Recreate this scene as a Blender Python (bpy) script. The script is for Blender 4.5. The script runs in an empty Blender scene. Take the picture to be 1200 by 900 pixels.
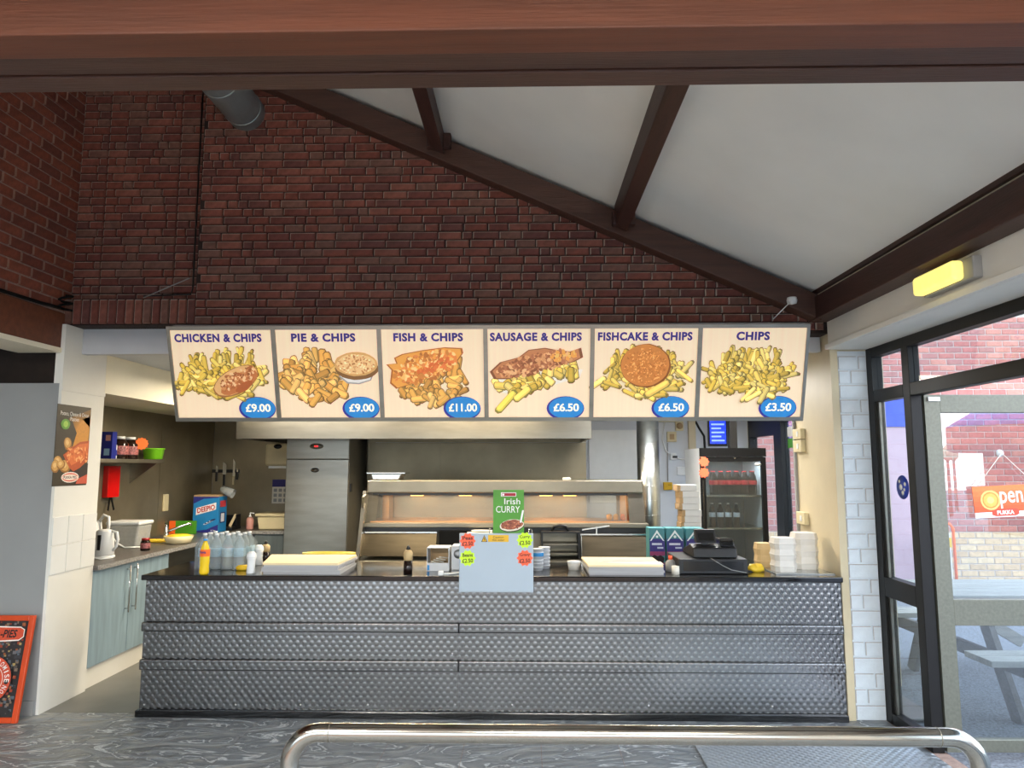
import bpy, math, random
from mathutils import Vector, Matrix
random.seed(7)
sc = bpy.context.scene
C = sc.collection
R = math.radians
# ------------------------------------------------------------------ camera
H, F = 1.65, 830.0
YAW, PITCH = R(1.2), math.atan(95/830)
cam_d = bpy.data.cameras.new('camera'); cam = bpy.data.objects.new('camera', cam_d); C.objects.link(cam)
cam_d.sensor_width = 36; cam_d.lens = 36*F/1200; cam_d.clip_end = 300
cam.location = (0, 0, H); cam.rotation_euler = (math.pi/2+PITCH, 0, YAW)
sc.camera = cam
# ------------------------------------------------------------------ sky and exposure
w = bpy.data.worlds.new('sky'); sc.world = w; w.use_nodes = True
nt = w.node_tree; nt.nodes.clear()
SKY_STRENGTH = 1.0
out = nt.nodes.new('ShaderNodeOutputWorld'); bg = nt.nodes.new('ShaderNodeBackground')
tc = nt.nodes.new('ShaderNodeTexCoord'); sep = nt.nodes.new('ShaderNodeSeparateXYZ'); rmp = nt.nodes.new('ShaderNodeValToRGB')
nt.links.new(tc.outputs['Generated'], sep.inputs[0]); nt.links.new(sep.outputs['Z'], rmp.inputs[0])
rmp.color_ramp.elements[0].position = 0.0; rmp.color_ramp.elements[0].color = (0.92, 0.95, 1.0, 1)
rmp.color_ramp.elements[1].position = 0.7; rmp.color_ramp.elements[1].color = (0.66, 0.79, 1.0, 1)
nt.links.new(rmp.outputs[0], bg.inputs[0]); bg.inputs[1].default_value = SKY_STRENGTH*6.2
nt.links.new(bg.outputs[0], out.inputs[0])
sun_d = bpy.data.lights.new('sun', 'SUN'); sun = bpy.data.objects.new('sun', sun_d); C.objects.link(sun)
sun_d.energy = 2.4; sun_d.angle = R(1.0); sun_d.color = (1.0, 0.86, 0.66)
sun.rotation_euler = (R(58), 0, R(-72))
sc.view_settings.view_transform = 'Standard'; sc.view_settings.look = 'None'
sc.view_settings.gamma = 1; sc.view_settings.use_curve_mapping = False
sc.view_settings.exposure = 0.0
# ------------------------------------------------------------------ pixel rays (photo taken as 1200 x 900)
_f = Vector((-math.sin(YAW)*math.cos(PITCH), math.cos(YAW)*math.cos(PITCH), math.sin(PITCH)))
_r = Vector((math.cos(YAW), math.sin(YAW), 0)); _u = _r.cross(_f); EYE = Vector((0, 0, H))
def ray(x, y): return _f + _r*((x-600)/F) + _u*((450-y)/F)
def PY(x, y, Y): d = ray(x, y); return EYE + d*(Y/d.y)
def PX(x, y, X): d = ray(x, y); return EYE + d*(X/d.x)
def PZ(x, y, Z): d = ray(x, y); return EYE + d*((Z-H)/d.z)
def px_of(p):
    v = Vector(p)-EYE; z = v.dot(_f); return 600+F*v.dot(_r)/z, 450-F*v.dot(_u)/z
def rect(x0, y0, x1, y1, Y):
    a = PY(x0, (y0+y1)/2, Y).x; b = PY(x1, (y0+y1)/2, Y).x
    xm = (x0+x1)/2
    return a, b, PY(xm, y1, Y).z, PY(xm, y0, Y).z
# ------------------------------------------------------------------ mesh builder
ORG = {}
def lin(v): v /= 255; return v/12.92 if v <= .04045 else ((v+.055)/1.055)**2.4
def rgb(r, g, b): return (lin(r), lin(g), lin(b), 1)
class MB:
    def __init__(s): s.v = []; s.f = []; s.m = []; s.c = []; s.s = []; s.mi = 0; s.col = (1, 1, 1, 1); s.sm = False
    def add(s, vs, fs, sm=None):
        o = len(s.v); s.v += [Vector(p) for p in vs]
        for f in fs:
            s.f.append([o+i for i in f]); s.m.append(s.mi); s.c.append(s.col); s.s.append(s.sm if sm is None else sm)
        return o
    def box(s, x0, x1, y0, y1, z0, z1):
        if x0 > x1: x0, x1 = x1, x0
        if y0 > y1: y0, y1 = y1, y0
        if z0 > z1: z0, z1 = z1, z0
        s.add([(x0,y0,z0),(x1,y0,z0),(x1,y1,z0),(x0,y1,z0),(x0,y0,z1),(x1,y0,z1),(x1,y1,z1),(x0,y1,z1)],
              [(3,2,1,0),(4,5,6,7),(0,1,5,4),(1,2,6,5),(2,3,7,6),(3,0,4,7)]); return s
    def prism(s, poly, ax, a0, a1):
        # poly: points in the two remaining axes (x: (y,z), y: (x,z), z: (x,y))
        def P(p, a): return {'x': (a, p[0], p[1]), 'y': (p[0], a, p[1]), 'z': (p[0], p[1], a)}[ax]
        n = len(poly); vs = [P(p, a0) for p in poly]+[P(p, a1) for p in poly]
        fs = [tuple(range(n)), tuple(range(2*n-1, n-1, -1))]+[(i, n+i, n+(i+1) % n, (i+1) % n) for i in range(n)]
        s.add(vs, fs); return s
    def bar(s, a, b, wdt, hgt, up=(0, 0, 1)):
        a = Vector(a); b = Vector(b); d = (b-a).normalized(); up = Vector(up)
        sd = d.cross(up)
        if sd.length < 1e-4: sd = d.cross(Vector((1, 0, 0)))
        sd.normalize(); up = sd.cross(d).normalized()
        vs = []
        for p in (a, b):
            for i, j in ((-1,-1),(1,-1),(1,1),(-1,1)): vs.append(p+sd*(i*wdt/2)+up*(j*hgt/2))
        s.add(vs, [(3,2,1,0),(4,5,6,7),(0,1,5,4),(1,2,6,5),(2,3,7,6),(3,0,4,7)]); return s
    def tube(s, pts, r, n=10, caps=True):
        pts = [Vector(p) for p in pts]; rs = r if isinstance(r, (list, tuple)) else [r]*len(pts)
        d0 = (pts[1]-pts[0]).normalized(); up = Vector((0,0,1)) if abs(d0.z) < .9 else Vector((1,0,0))
        sd = d0.cross(up).normalized(); vs = []; fs = []
        for i, p in enumerate(pts):
            d = (pts[min(i+1, len(pts)-1)]-pts[max(i-1, 0)]).normalized()
            sd = (sd-d*sd.dot(d)).normalized(); u2 = sd.cross(d)
            for k in range(n):
                a = 2*math.pi*k/n; vs.append(p+(sd*math.cos(a)+u2*math.sin(a))*rs[i])
        for i in range(len(pts)-1):
            for k in range(n): fs.append((i*n+k, i*n+(k+1) % n, (i+1)*n+(k+1) % n, (i+1)*n+k))
        s.add(vs, fs, True)
        if caps:
            m = len(s.v)-len(vs)
            for q in (list(range(n))[::-1], list(range((len(pts)-1)*n, len(pts)*n))):
                s.f.append([m+i for i in q]); s.m.append(s.mi); s.c.append(s.col); s.s.append(False)
        return s
    def lathe(s, prof, c=(0, 0, 0), n=18, ax='z', sx=1, sy=1):
        vs = []; fs = []; c = Vector(c)
        for r, z in prof:
            for k in range(n):
                a = 2*math.pi*k/n; x, y = r*math.cos(a)*sx, r*math.sin(a)*sy
                vs.append(c+Vector({'z': (x, y, z), 'y': (x, z, y), 'x': (z, x, y)}[ax]))
        L = len(prof)
        for i in range(L-1):
            for k in range(n): fs.append((i*n+k, i*n+(k+1) % n, (i+1)*n+(k+1) % n, (i+1)*n+k))
        if prof[0][0] > 1e-5: fs.append(tuple(range(n))[::-1])
        if prof[-1][0] > 1e-5: fs.append(tuple(range((L-1)*n, L*n)))
        s.add(vs, fs, True)
        k0 = len(s.s)
        for j in range(1, 3):
            if len(s.f[k0-j]) == n and n > 4: s.s[k0-j] = False
        return s
    def poly(s, pts): s.add(pts, [tuple(range(len(pts)))]); return s
    def xf(s, M): s.v = [M @ p for p in s.v]; return s
    def build(s, name, mats, parent=None, bevel=0, seg=2, world=False):
        me = bpy.data.meshes.new(name)
        if parent is not None: O = ORG[parent]
        else:
            xs = [p.x for p in s.v]; ys = [p.y for p in s.v]; zs = [p.z for p in s.v]
            O = Vector(((min(xs)+max(xs))/2, (min(ys)+max(ys))/2, min(zs)))
            if world: O = Vector((0, 0, 0))
        me.from_pydata([tuple(p-O) for p in s.v], [], s.f)
        if not isinstance(mats, (list, tuple)): mats = [mats]
        for m in mats: me.materials.append(MAT[m] if isinstance(m, str) else m)
        me.polygons.foreach_set('material_index', s.m); me.polygons.foreach_set('use_smooth', s.s)
        if any(c != (1, 1, 1, 1) for c in s.c):
            at = me.color_attributes.new('Col', 'FLOAT_COLOR', 'CORNER'); buf = []
            for p, c in zip(me.polygons, s.c): buf += list(c)*p.loop_total
            at.data.foreach_set('color', buf)
        me.update()
        o = bpy.data.objects.new(name, me); C.objects.link(o)
        if parent is not None: o.parent = parent; ORG[o] = O
        else: o.location = O; ORG[o] = O
        if bevel:
            b = o.modifiers.new('bevel', 'BEVEL'); b.width = bevel; b.segments = seg; b.limit_method = 'ANGLE'; b.angle_limit = R(40)
            b.harden_normals = False
        return o
def B(*a): return MB().box(*a)
def thing(name, label, cat, loc, group=None):
    o = bpy.data.objects.new(name, None); C.objects.link(o); o.location = loc; o.empty_display_size = .1
    ORG[o] = Vector(loc); return tag(o, label, cat, group)
def tag(o, label=None, cat=None, group=None, kind=None):
    if label: o['label'] = label
    if cat: o['category'] = cat
    if group: o['group'] = group
    if kind: o['kind'] = kind
    return o
def lab(o, label): o['label'] = label; return o
def struct(name, mb, m, label=None, cat=None, bevel=0):
    o = mb.build(name, m, None, bevel, world=True); o['kind'] = 'structure'
    if label: o['label'] = label
    if cat: o['category'] = cat
    return o
def copy_tree(o, loc, label=None, rotz=None):
    c = o.copy(); C.objects.link(c); c.location = loc
    if rotz is not None: c.rotation_euler = (0, 0, rotz)
    if label: c['label'] = label
    for ch in list(o.children):
        d = ch.copy(); C.objects.link(d); d.parent = c
        for g in list(ch.children):
            e = g.copy(); C.objects.link(e); e.parent = d
    return c
def text(parent, s, O, u, v, wd, ht, m, name='lettering', bold=.0, depth=.0006, shear=0, words=False, spacing=1.0):
    cu = bpy.data.curves.new('t', 'FONT'); cu.body = s; cu.align_x = 'CENTER'; cu.align_y = 'CENTER'
    cu.offset = bold; cu.resolution_u = 3; cu.shear = shear; cu.space_character = spacing
    ob = bpy.data.objects.new('t', cu); C.objects.link(ob)
    dg = bpy.context.evaluated_depsgraph_get(); me = bpy.data.meshes.new_from_object(ob.evaluated_get(dg))
    vs = [p.co.copy() for p in me.vertices]; fs = [tuple(p.vertices) for p in me.polygons]
    bpy.data.objects.remove(ob); bpy.data.curves.remove(cu); bpy.data.meshes.remove(me)
    x0 = min(p.x for p in vs); x1 = max(p.x for p in vs); y0 = min(p.y for p in vs); y1 = max(p.y for p in vs)
    sx = wd/(x1-x0); sy = ht/(y1-y0) if ht else sx
    O = Vector(O); u = Vector(u).normalized(); v = Vector(v).normalized(); n = u.cross(v)
    W = [O+u*((p.x-(x0+x1)/2)*sx)+v*((p.y-(y0+y1)/2)*sy)+n*depth for p in vs]
    groups = [fs]
    if words:                                   # one object for each word: cut at the wide gaps
        order = sorted(fs, key=lambda f: min(vs[i].x for i in f)); groups = []; right = -1e9
        for f in order:
            if min(vs[i].x for i in f) > right+.22: groups.append([])
            groups[-1].append(f); right = max(right, max(vs[i].x for i in f))
    for g in groups:
        ids = sorted({i for f in g for i in f}); rm = {i: k for k, i in enumerate(ids)}
        mb = MB(); mb.add([W[i] for i in ids], [tuple(rm[i] for i in f) for f in g]); ob = mb.build(name, m, parent)
    return ob
# ------------------------------------------------------------------ materials
MAT = {}
def mat(name, col, rough=.5, metal=0, var=.1, vs=6, bump=0, bs=60, emit=0, attr=False, coat=0, stretch=(1, 1, 1), ecol=None, spec=.5, sss=0):
    m = bpy.data.materials.new(name); m.use_nodes = True; MAT[name] = m
    n = m.node_tree.nodes; l = m.node_tree.links; b = n['Principled BSDF']
    b.inputs['Roughness'].default_value = rough; b.inputs['Metallic'].default_value = metal
    b.inputs['Specular IOR Level'].default_value = spec
    if coat: b.inputs['Coat Weight'].default_value = coat; b.inputs['Coat Roughness'].default_value = .1
    t = n.new('ShaderNodeTexCoord'); mp = n.new('ShaderNodeMapping'); mp.inputs['Scale'].default_value = stretch
    l.new(t.outputs['Object'], mp.inputs[0])
    nz = n.new('ShaderNodeTexNoise'); nz.inputs['Scale'].default_value = vs; nz.inputs['Detail'].default_value = 5
    l.new(mp.outputs[0], nz.inputs['Vector'])
    mr = n.new('ShaderNodeMapRange'); mr.inputs['From Min'].default_value = .3; mr.inputs['From Max'].default_value = .7
    mr.inputs['To Min'].default_value = 1-var; mr.inputs['To Max'].default_value = 1+var
    l.new(nz.outputs['Fac'], mr.inputs['Value'])
    mx = n.new('ShaderNodeMix'); mx.data_type = 'RGBA'; mx.blend_type = 'MULTIPLY'; mx.inputs['Factor'].default_value = 1
    if attr:
        at = n.new('ShaderNodeVertexColor'); at.layer_name = 'Col'; l.new(at.outputs['Color'], mx.inputs['A'])
    else: mx.inputs['A'].default_value = col if len(col) == 4 else rgb(*col)
    l.new(mr.outputs[0], mx.inputs['B']); l.new(mx.outputs['Result'], b.inputs['Base Color'])
    if emit:
        b.inputs['Emission Strength'].default_value = emit
        if ecol: b.inputs['Emission Color'].default_value = rgb(*ecol)
        else: l.new(mx.outputs['Result'], b.inputs['Emission Color'])
    if bump:
        n2 = n.new('ShaderNodeTexNoise'); n2.inputs['Scale'].default_value = bs; n2.inputs['Detail'].default_value = 4
        l.new(mp.outputs[0], n2.inputs['Vector'])
        bp = n.new('ShaderNodeBump'); bp.inputs['Strength'].default_value = bump; bp.inputs['Distance'].default_value = .01
        l.new(n2.outputs['Fac'], bp.inputs['Height']); l.new(bp.outputs[0], b.inputs['Normal'])
    return m
def pane(name, tint, refl=1.0, rough=.0, ior=1.5, haze=0):
    m = bpy.data.materials.new(name); m.use_nodes = True; MAT[name] = m
    n = m.node_tree.nodes; l = m.node_tree.links; n.clear()
    o = n.new('ShaderNodeOutputMaterial'); tr = n.new('ShaderNodeBsdfTransparent'); tr.inputs[0].default_value = rgb(*tint)
    gl = n.new('ShaderNodeBsdfGlossy'); gl.inputs['Roughness'].default_value = rough
    fr = n.new('ShaderNodeFresnel'); fr.inputs[0].default_value = ior
    ge = n.new('ShaderNodeNewGeometry'); im = n.new('ShaderNodeMapRange'); im.inputs['To Min'].default_value = ior; im.inputs['To Max'].default_value = 1/ior
    l.new(ge.outputs['Backfacing'], im.inputs['Value']); l.new(im.outputs[0], fr.inputs[0])      # same reflectance on both faces of a thin sheet
    mu = n.new('ShaderNodeMath'); mu.operation = 'MULTIPLY'; mu.inputs[1].default_value = refl; mu.use_clamp = True
    mx = n.new('ShaderNodeMixShader'); l.new(fr.outputs[0], mu.inputs[0]); l.new(mu.outputs[0], mx.inputs[0])
    src = tr.outputs[0]
    nz = n.new('ShaderNodeTexNoise'); nz.inputs['Scale'].default_value = 9
    if haze:
        df = n.new('ShaderNodeBsdfDiffuse'); df.inputs[0].default_value = rgb(*tint); m2 = n.new('ShaderNodeMixShader')
        mm = n.new('ShaderNodeMath'); mm.operation = 'MULTIPLY_ADD'; mm.inputs[1].default_value = .3*haze; mm.inputs[2].default_value = .85*haze; l.new(nz.outputs['Fac'], mm.inputs[0])
        l.new(mm.outputs[0], m2.inputs[0]); l.new(tr.outputs[0], m2.inputs[1]); l.new(df.outputs[0], m2.inputs[2]); src = m2.outputs[0]
    l.new(src, mx.inputs[1]); l.new(gl.outputs[0], mx.inputs[2]); l.new(mx.outputs[0], o.inputs[0])
    return m
mat('white_paint', (226, 224, 216), .55, var=.04, vs=3, bump=.05, bs=25)
mat('white_brick_paint', (214, 222, 228), .45, var=.05, vs=10, bump=.15, bs=60)
mat('cream_paint', (206, 192, 160), .5, var=.05, vs=4, bump=.08, bs=30)
mat('cream_light', (232, 224, 200), .5, var=.04, vs=3)
mat('kitchen_white', (205, 210, 218), .5, var=.04, vs=3)
mat('grey_wall', (150, 152, 151), .5, var=.05, vs=2.5, bump=.05, bs=30)
mat('fascia_grey', (190, 192, 196), .5, var=.05, vs=3)
mat('ceiling_white', (228, 228, 222), .6, var=.05, vs=1.6, bump=.06, bs=12)
mat('timber_dark', (62, 36, 30), .5, var=.28, vs=5, bump=.25, bs=30, stretch=(6, .5, 6))
mat('timber_dark_x', (74, 47, 37), .5, var=.22, vs=5, bump=.22, bs=26, stretch=(.35, 6, 6))
mat('timber_red_x', (104, 58, 38), .5, var=.22, vs=5, bump=.15, bs=26, stretch=(.3, 5, 5))
mat('brick', (120, 60, 50), .85, var=.25, vs=25, bump=.5, bs=120, attr=True)
mat('mortar', (44, 33, 30), .95, var=.3, vs=30, bump=.4, bs=120)
mat('mortar_light', (150, 126, 114), .95, var=.2, vs=30, bump=.4, bs=120)
mat('mortar_out', (186, 176, 170), .95, var=.1, vs=30)
mat('duct_grey', (160, 172, 172), .5, .15, var=.08, vs=10, bump=.05, bs=40)
mat('steel', (150, 146, 136), .32, 1, var=.1, vs=5, stretch=(.6, .6, 3))
mat('steel_bright', (196, 194, 188), .25, 1, var=.06, vs=6)
mat('steel_dull', (134, 128, 114), .45, .8, var=.2, vs=2.2, bump=.02, bs=8)
mat('steel_wall', (148, 138, 116), .5, .75, var=.25, vs=1.8, bump=.03, bs=6)
mat('steel_dark', (84, 77, 64), .4, .9, var=.25, vs=4, stretch=(.5, 4, 4))
mat('chrome', (205, 203, 198), .13, 1, var=.04, vs=8)
mat('rail_steel', (170, 166, 158), .16, 1, var=.05, vs=8, stretch=(.3, 3, 3))
mat('galvanised', (186, 192, 194), .28, 1, var=.12, vs=14)
mat('black_gloss', (14, 14, 15), .12, var=.2, vs=8, coat=.3)
mat('black_plastic', (20, 20, 22), .4, var=.15, vs=20)
mat('black_matt', (9, 9, 9), .7, var=.2, vs=20, spec=.2)
mat('black_frame', (13, 12, 12), .45, var=.2, vs=20, spec=.3)
mat('dark_brown', (38, 27, 20), .8, var=.3, vs=9)
mat('door_leaf_metal', (106, 107, 96), .4, .5, var=.12, vs=60, bump=.06, bs=200)
mat('worktop_granite', (92, 88, 84), .35, var=.7, vs=55)
mat('worktop_edge', (142, 140, 138), .4, var=.6, vs=70)
mat('cabinet_blue', (138, 160, 172), .45, var=.14, vs=5, stretch=(5, 5, .5))
mat('cabinet_grey', (92, 102, 104), .5, var=.12, vs=5, stretch=(5, 5, .5))
mat('tile_white', (226, 226, 222), .15, var=.02, vs=5)
mat('floor_kitchen', (98, 98, 94), .35, var=.14, vs=4)
mat('plastic_white', (226, 228, 228), .35, var=.03, vs=8)
mat('plastic_cream', (214, 200, 160), .4, var=.05, vs=8)
mat('plastic_grey', (150, 150, 148), .45, var=.05, vs=8)
mat('foam_white', (216, 212, 204), .6, var=.04, vs=20, bump=.06, bs=200)
mat('foam_cream', (204, 176, 128), .6, var=.05, vs=20)
mat('paper_white', (226, 220, 206), .8, var=.03, vs=6)
mat('paper_cream', (232, 212, 170), .8, var=.03, vs=6)
mat('paper_grey', (170, 170, 172), .8, var=.15, vs=5, stretch=(.4, .4, 60))
mat('card_brown', (178, 148, 110), .8, var=.08, vs=14)
mat('card_white', (208, 210, 214), .7, var=.04, vs=8)
mat('red_gloss', (196, 18, 16), .25, var=.05, vs=8)
mat('red_dark', (150, 20, 24), .4, var=.05, vs=8)
mat('orange_frame', (204, 72, 26), .35, var=.08, vs=8)
mat('orange_sticker', (255, 104, 66), .6, var=.03, vs=8)
mat('orange_bright', (255, 110, 30), .6, var=.05, vs=8)
mat('yellow_sticker', (206, 246, 40), .6, var=.03, vs=8)
mat('yellow', (226, 188, 40), .5, var=.08, vs=12)
mat('yellow_tray', (196, 184, 70), .45, var=.05, vs=6)
mat('caution_yellow', (226, 176, 30), .5, var=.05, vs=8)
mat('green_bowl', (126, 206, 40), .35, var=.04, vs=8)
mat('card_green', (76, 150, 34), .45, var=.12, vs=5)
mat('blue_deep', (24, 36, 128), .4, var=.08, vs=8)
mat('blue_mid', (34, 130, 194), .4, var=.05, vs=8)
mat('blue_pale', (150, 190, 216), .4, var=.05, vs=8)
mat('blue_sign', (44, 70, 178), .5, var=.05, vs=3)
mat('teal_box', (64, 130, 138), .5, var=.06, vs=8)
mat('purple_box', (56, 44, 120), .5, var=.06, vs=8)
mat('ink_black', (18, 18, 20), .6, var=.05, vs=8)
mat('ink_white', (238, 236, 230), .6, var=.02, vs=8)
mat('ink_red', (190, 30, 34), .6, var=.05, vs=8)
mat('ink_navy', (40, 34, 110), .6, var=.05, vs=8)
mat('board_white', (170, 184, 196), .35, var=.03, vs=3)
mat('wood_grey', (150, 148, 140), .8, var=.18, vs=6, bump=.3, bs=40, stretch=(.5, 6, 6))
mat('wood_dark', (84, 78, 70), .8, var=.2, vs=8)
mat('asphalt', (112, 116, 122), .9, var=.45, vs=60, bump=.6, bs=120)
mat('outside_blue_bricks', (150, 120, 120), .9, var=.15, vs=20, attr=True)
mat('slatwood', (70, 58, 48), .7, var=.2, vs=8)
mat('dark_liquid', (30, 16, 12), .2, var=.1, vs=8)
mat('orange_drink', (232, 196, 30), .2, var=.05, vs=8)
mat('bottle_dark', (34, 20, 14), .12, var=.1, vs=8)
mat('soap_pink', (206, 150, 140), .3, var=.05, vs=8)
mat('print', (255, 255, 255), .55, var=.08, vs=60, attr=True)
mat('print_lit', (255, 255, 255), .4, var=.05, vs=30, attr=True, emit=.52)
mat('screen_blue', (40, 70, 220), .3, var=.35, vs=40, emit=1.2)
mat('led_red', (255, 40, 40), .3, var=.05, vs=8, emit=2)
mat('heat_glow', (255, 190, 110), .4, var=.05, vs=8, emit=9)
mat('tube_fill_hall', (255, 244, 226), .4, var=.02, vs=8, emit=80)
mat('tube_light', (255, 244, 220), .4, var=.02, vs=8, emit=6)
mat('emergency_lens', (252, 232, 130), .3, var=.06, vs=30, emit=.95)
mat('copper_tray', (206, 150, 104), .3, 1, var=.1, vs=8)
mat('fried_orange', (226, 120, 40), .6, var=.3, vs=40, bump=.6, bs=90)
mat('fried_gold', (224, 168, 84), .6, var=.25, vs=40, bump=.6, bs=90)
mat('kiosk_brick', (150, 78, 60), .8, var=.15, vs=6)
pane('glass', (236, 242, 244), 1.0)
pane('glass_door', (232, 238, 240), 3.6)
pane('glass_fridge', (214, 222, 226), 1.0, haze=.015)
pane('glass_range', (240, 238, 232), 1.2, rough=.08, haze=.05)
pane('clear_plastic', (232, 238, 240), 1.4, rough=.1, haze=.3)
pane('film', (235, 240, 242), 1.8, rough=.15, haze=.10)
pane('cloudy_plastic', (230, 232, 230), 1.0, rough=.2, haze=.4)
# ------------------------------------------------------------------ special materials
def nodes_of(m): return m.node_tree.nodes, m.node_tree.links, m.node_tree.nodes['Principled BSDF']
def embossed(name, col, pitch, rough, strength, dist):
    m = mat(name, col, rough, 1, var=.12, vs=1.3); n, l, b = nodes_of(m)
    g = n.new('ShaderNodeTexCoord'); s = n.new('ShaderNodeSeparateXYZ'); l.new(g.outputs['Object'], s.inputs[0])
    ad = n.new('ShaderNodeMath'); ad.operation = 'ADD'; su = n.new('ShaderNodeMath'); su.operation = 'SUBTRACT'
    yz = n.new('ShaderNodeMath'); yz.operation = 'MULTIPLY_ADD'; yz.inputs[1].default_value = .82; l.new(s.outputs['Z'], yz.inputs[0]); l.new(s.outputs['Y'], yz.inputs[2])
    for q in (ad, su): l.new(s.outputs['X'], q.inputs[0]); l.new(yz.outputs[0], q.inputs[1])
    cb = n.new('ShaderNodeCombineXYZ'); l.new(ad.outputs[0], cb.inputs[0]); l.new(su.outputs[0], cb.inputs[1])
    v = n.new('ShaderNodeTexVoronoi'); v.voronoi_dimensions = '2D'; v.inputs['Scale'].default_value = 1/pitch; v.inputs['Randomness'].default_value = 0
    l.new(cb.outputs[0], v.inputs['Vector'])
    sn = n.new('ShaderNodeMath'); sn.operation = 'MULTIPLY'; sn.inputs[1].default_value = 2.25; sn.use_clamp = True; l.new(v.outputs['Distance'], sn.inputs[0])
    pw = n.new('ShaderNodeMath'); pw.operation = 'POWER'; pw.inputs[1].default_value = 2.0; l.new(sn.outputs[0], pw.inputs[0])
    bp = n.new('ShaderNodeBump'); bp.inputs['Strength'].default_value = strength; bp.inputs['Distance'].default_value = dist; bp.invert = True
    l.new(pw.outputs[0], bp.inputs['Height']); l.new(bp.outputs[0], b.inputs['Normal'])
embossed('embossed_steel', (128, 128, 128), .048, .25, .36, .004)
embossed('checker_plate', (176, 182, 188), .05, .4, .8, .004)
MAT['checker_plate'].node_tree.nodes['Principled BSDF'].inputs['Metallic'].default_value = .7
m = mat('slate_tile', (96, 99, 102), .34, var=.2, vs=3); n, l, b = nodes_of(m)
g = n.new('ShaderNodeNewGeometry'); oi = n.new('ShaderNodeObjectInfo')
mp = n.new('ShaderNodeMapping'); mp.inputs['Scale'].default_value = (1.5, 3.6, 1); l.new(g.outputs['Position'], mp.inputs[0])
nz = n.new('ShaderNodeTexNoise'); nz.inputs['Scale'].default_value = 1.6; nz.inputs['Detail'].default_value = 6; nz.inputs['Distortion'].default_value = 1.6
l.new(mp.outputs[0], nz.inputs['Vector'])
# thin pale ridges where the noise crosses mid value
ab = n.new('ShaderNodeMath'); ab.operation = 'SUBTRACT'; ab.inputs[1].default_value = .5; l.new(nz.outputs['Fac'], ab.inputs[0])
a2 = n.new('ShaderNodeMath'); a2.operation = 'ABSOLUTE'; l.new(ab.outputs[0], a2.inputs[0])
cr = n.new('ShaderNodeValToRGB'); l.new(a2.outputs[0], cr.inputs[0])
e = cr.color_ramp.elements; e[0].position = 0; e[0].color = rgb(206, 210, 212); e[1].position = .022; e[1].color = rgb(100, 105, 110)
e2 = e.new(.12); e2.color = rgb(132, 136, 138); e3 = e.new(.25); e3.color = rgb(154, 154, 150)
l.new(cr.outputs[0], b.inputs['Base Color'])
bp = n.new('ShaderNodeBump'); bp.inputs['Strength'].default_value = 1.0; bp.inputs['Distance'].default_value = .045
l.new(nz.outputs['Fac'], bp.inputs['Height']); l.new(bp.outputs[0], b.inputs['Normal'])
m = mat('menu_panel', (240, 214, 180), .35, var=.03, vs=40, stretch=(1, .02, .02), emit=.40)

# ------------------------------------------------------------------ floor
YC = 4.856                      # plane of the counter front
floor = struct('floor', B(-5.3, 2.42, -2.6, 9.0, -.1, -.002), 'mortar_light', 'dark slate effect floor of the takeaway')
def tile_mesh(wd, dp):
    mb = B(-wd/2, wd/2, -dp/2, dp/2, -.004, .0); me = mb.build('t', 'slate_tile', None); d = me.data; bpy.data.objects.remove(me)
    for v in d.vertices: v.co.z -= .004
    return d
TS = .457
tm = tile_mesh(TS-.003, TS-.003)
ix0 = -11; ny = 11
for i in range(ix0, 5):
    for j in range(ny):
        x0 = .08+TS*i; x1 = x0+TS; y1 = YC+.05-TS*j; y0 = y1-TS
        if x0 > 2.3: continue
        o = bpy.data.objects.new('tile', tm); C.objects.link(o); o.parent = floor
        o.location = ((x0+x1)/2, (y0+y1)/2, 0)
        if x1 > 2.33: o.scale.x = (2.333-x0)/TS; o.location.x = (x0+2.333)/2
kf = struct('floor_kitchen', B(-4.0, 2.7, YC+.052, 8.9, -.002, .0), 'floor_kitchen', 'plain grey vinyl floor behind the counter')
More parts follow.
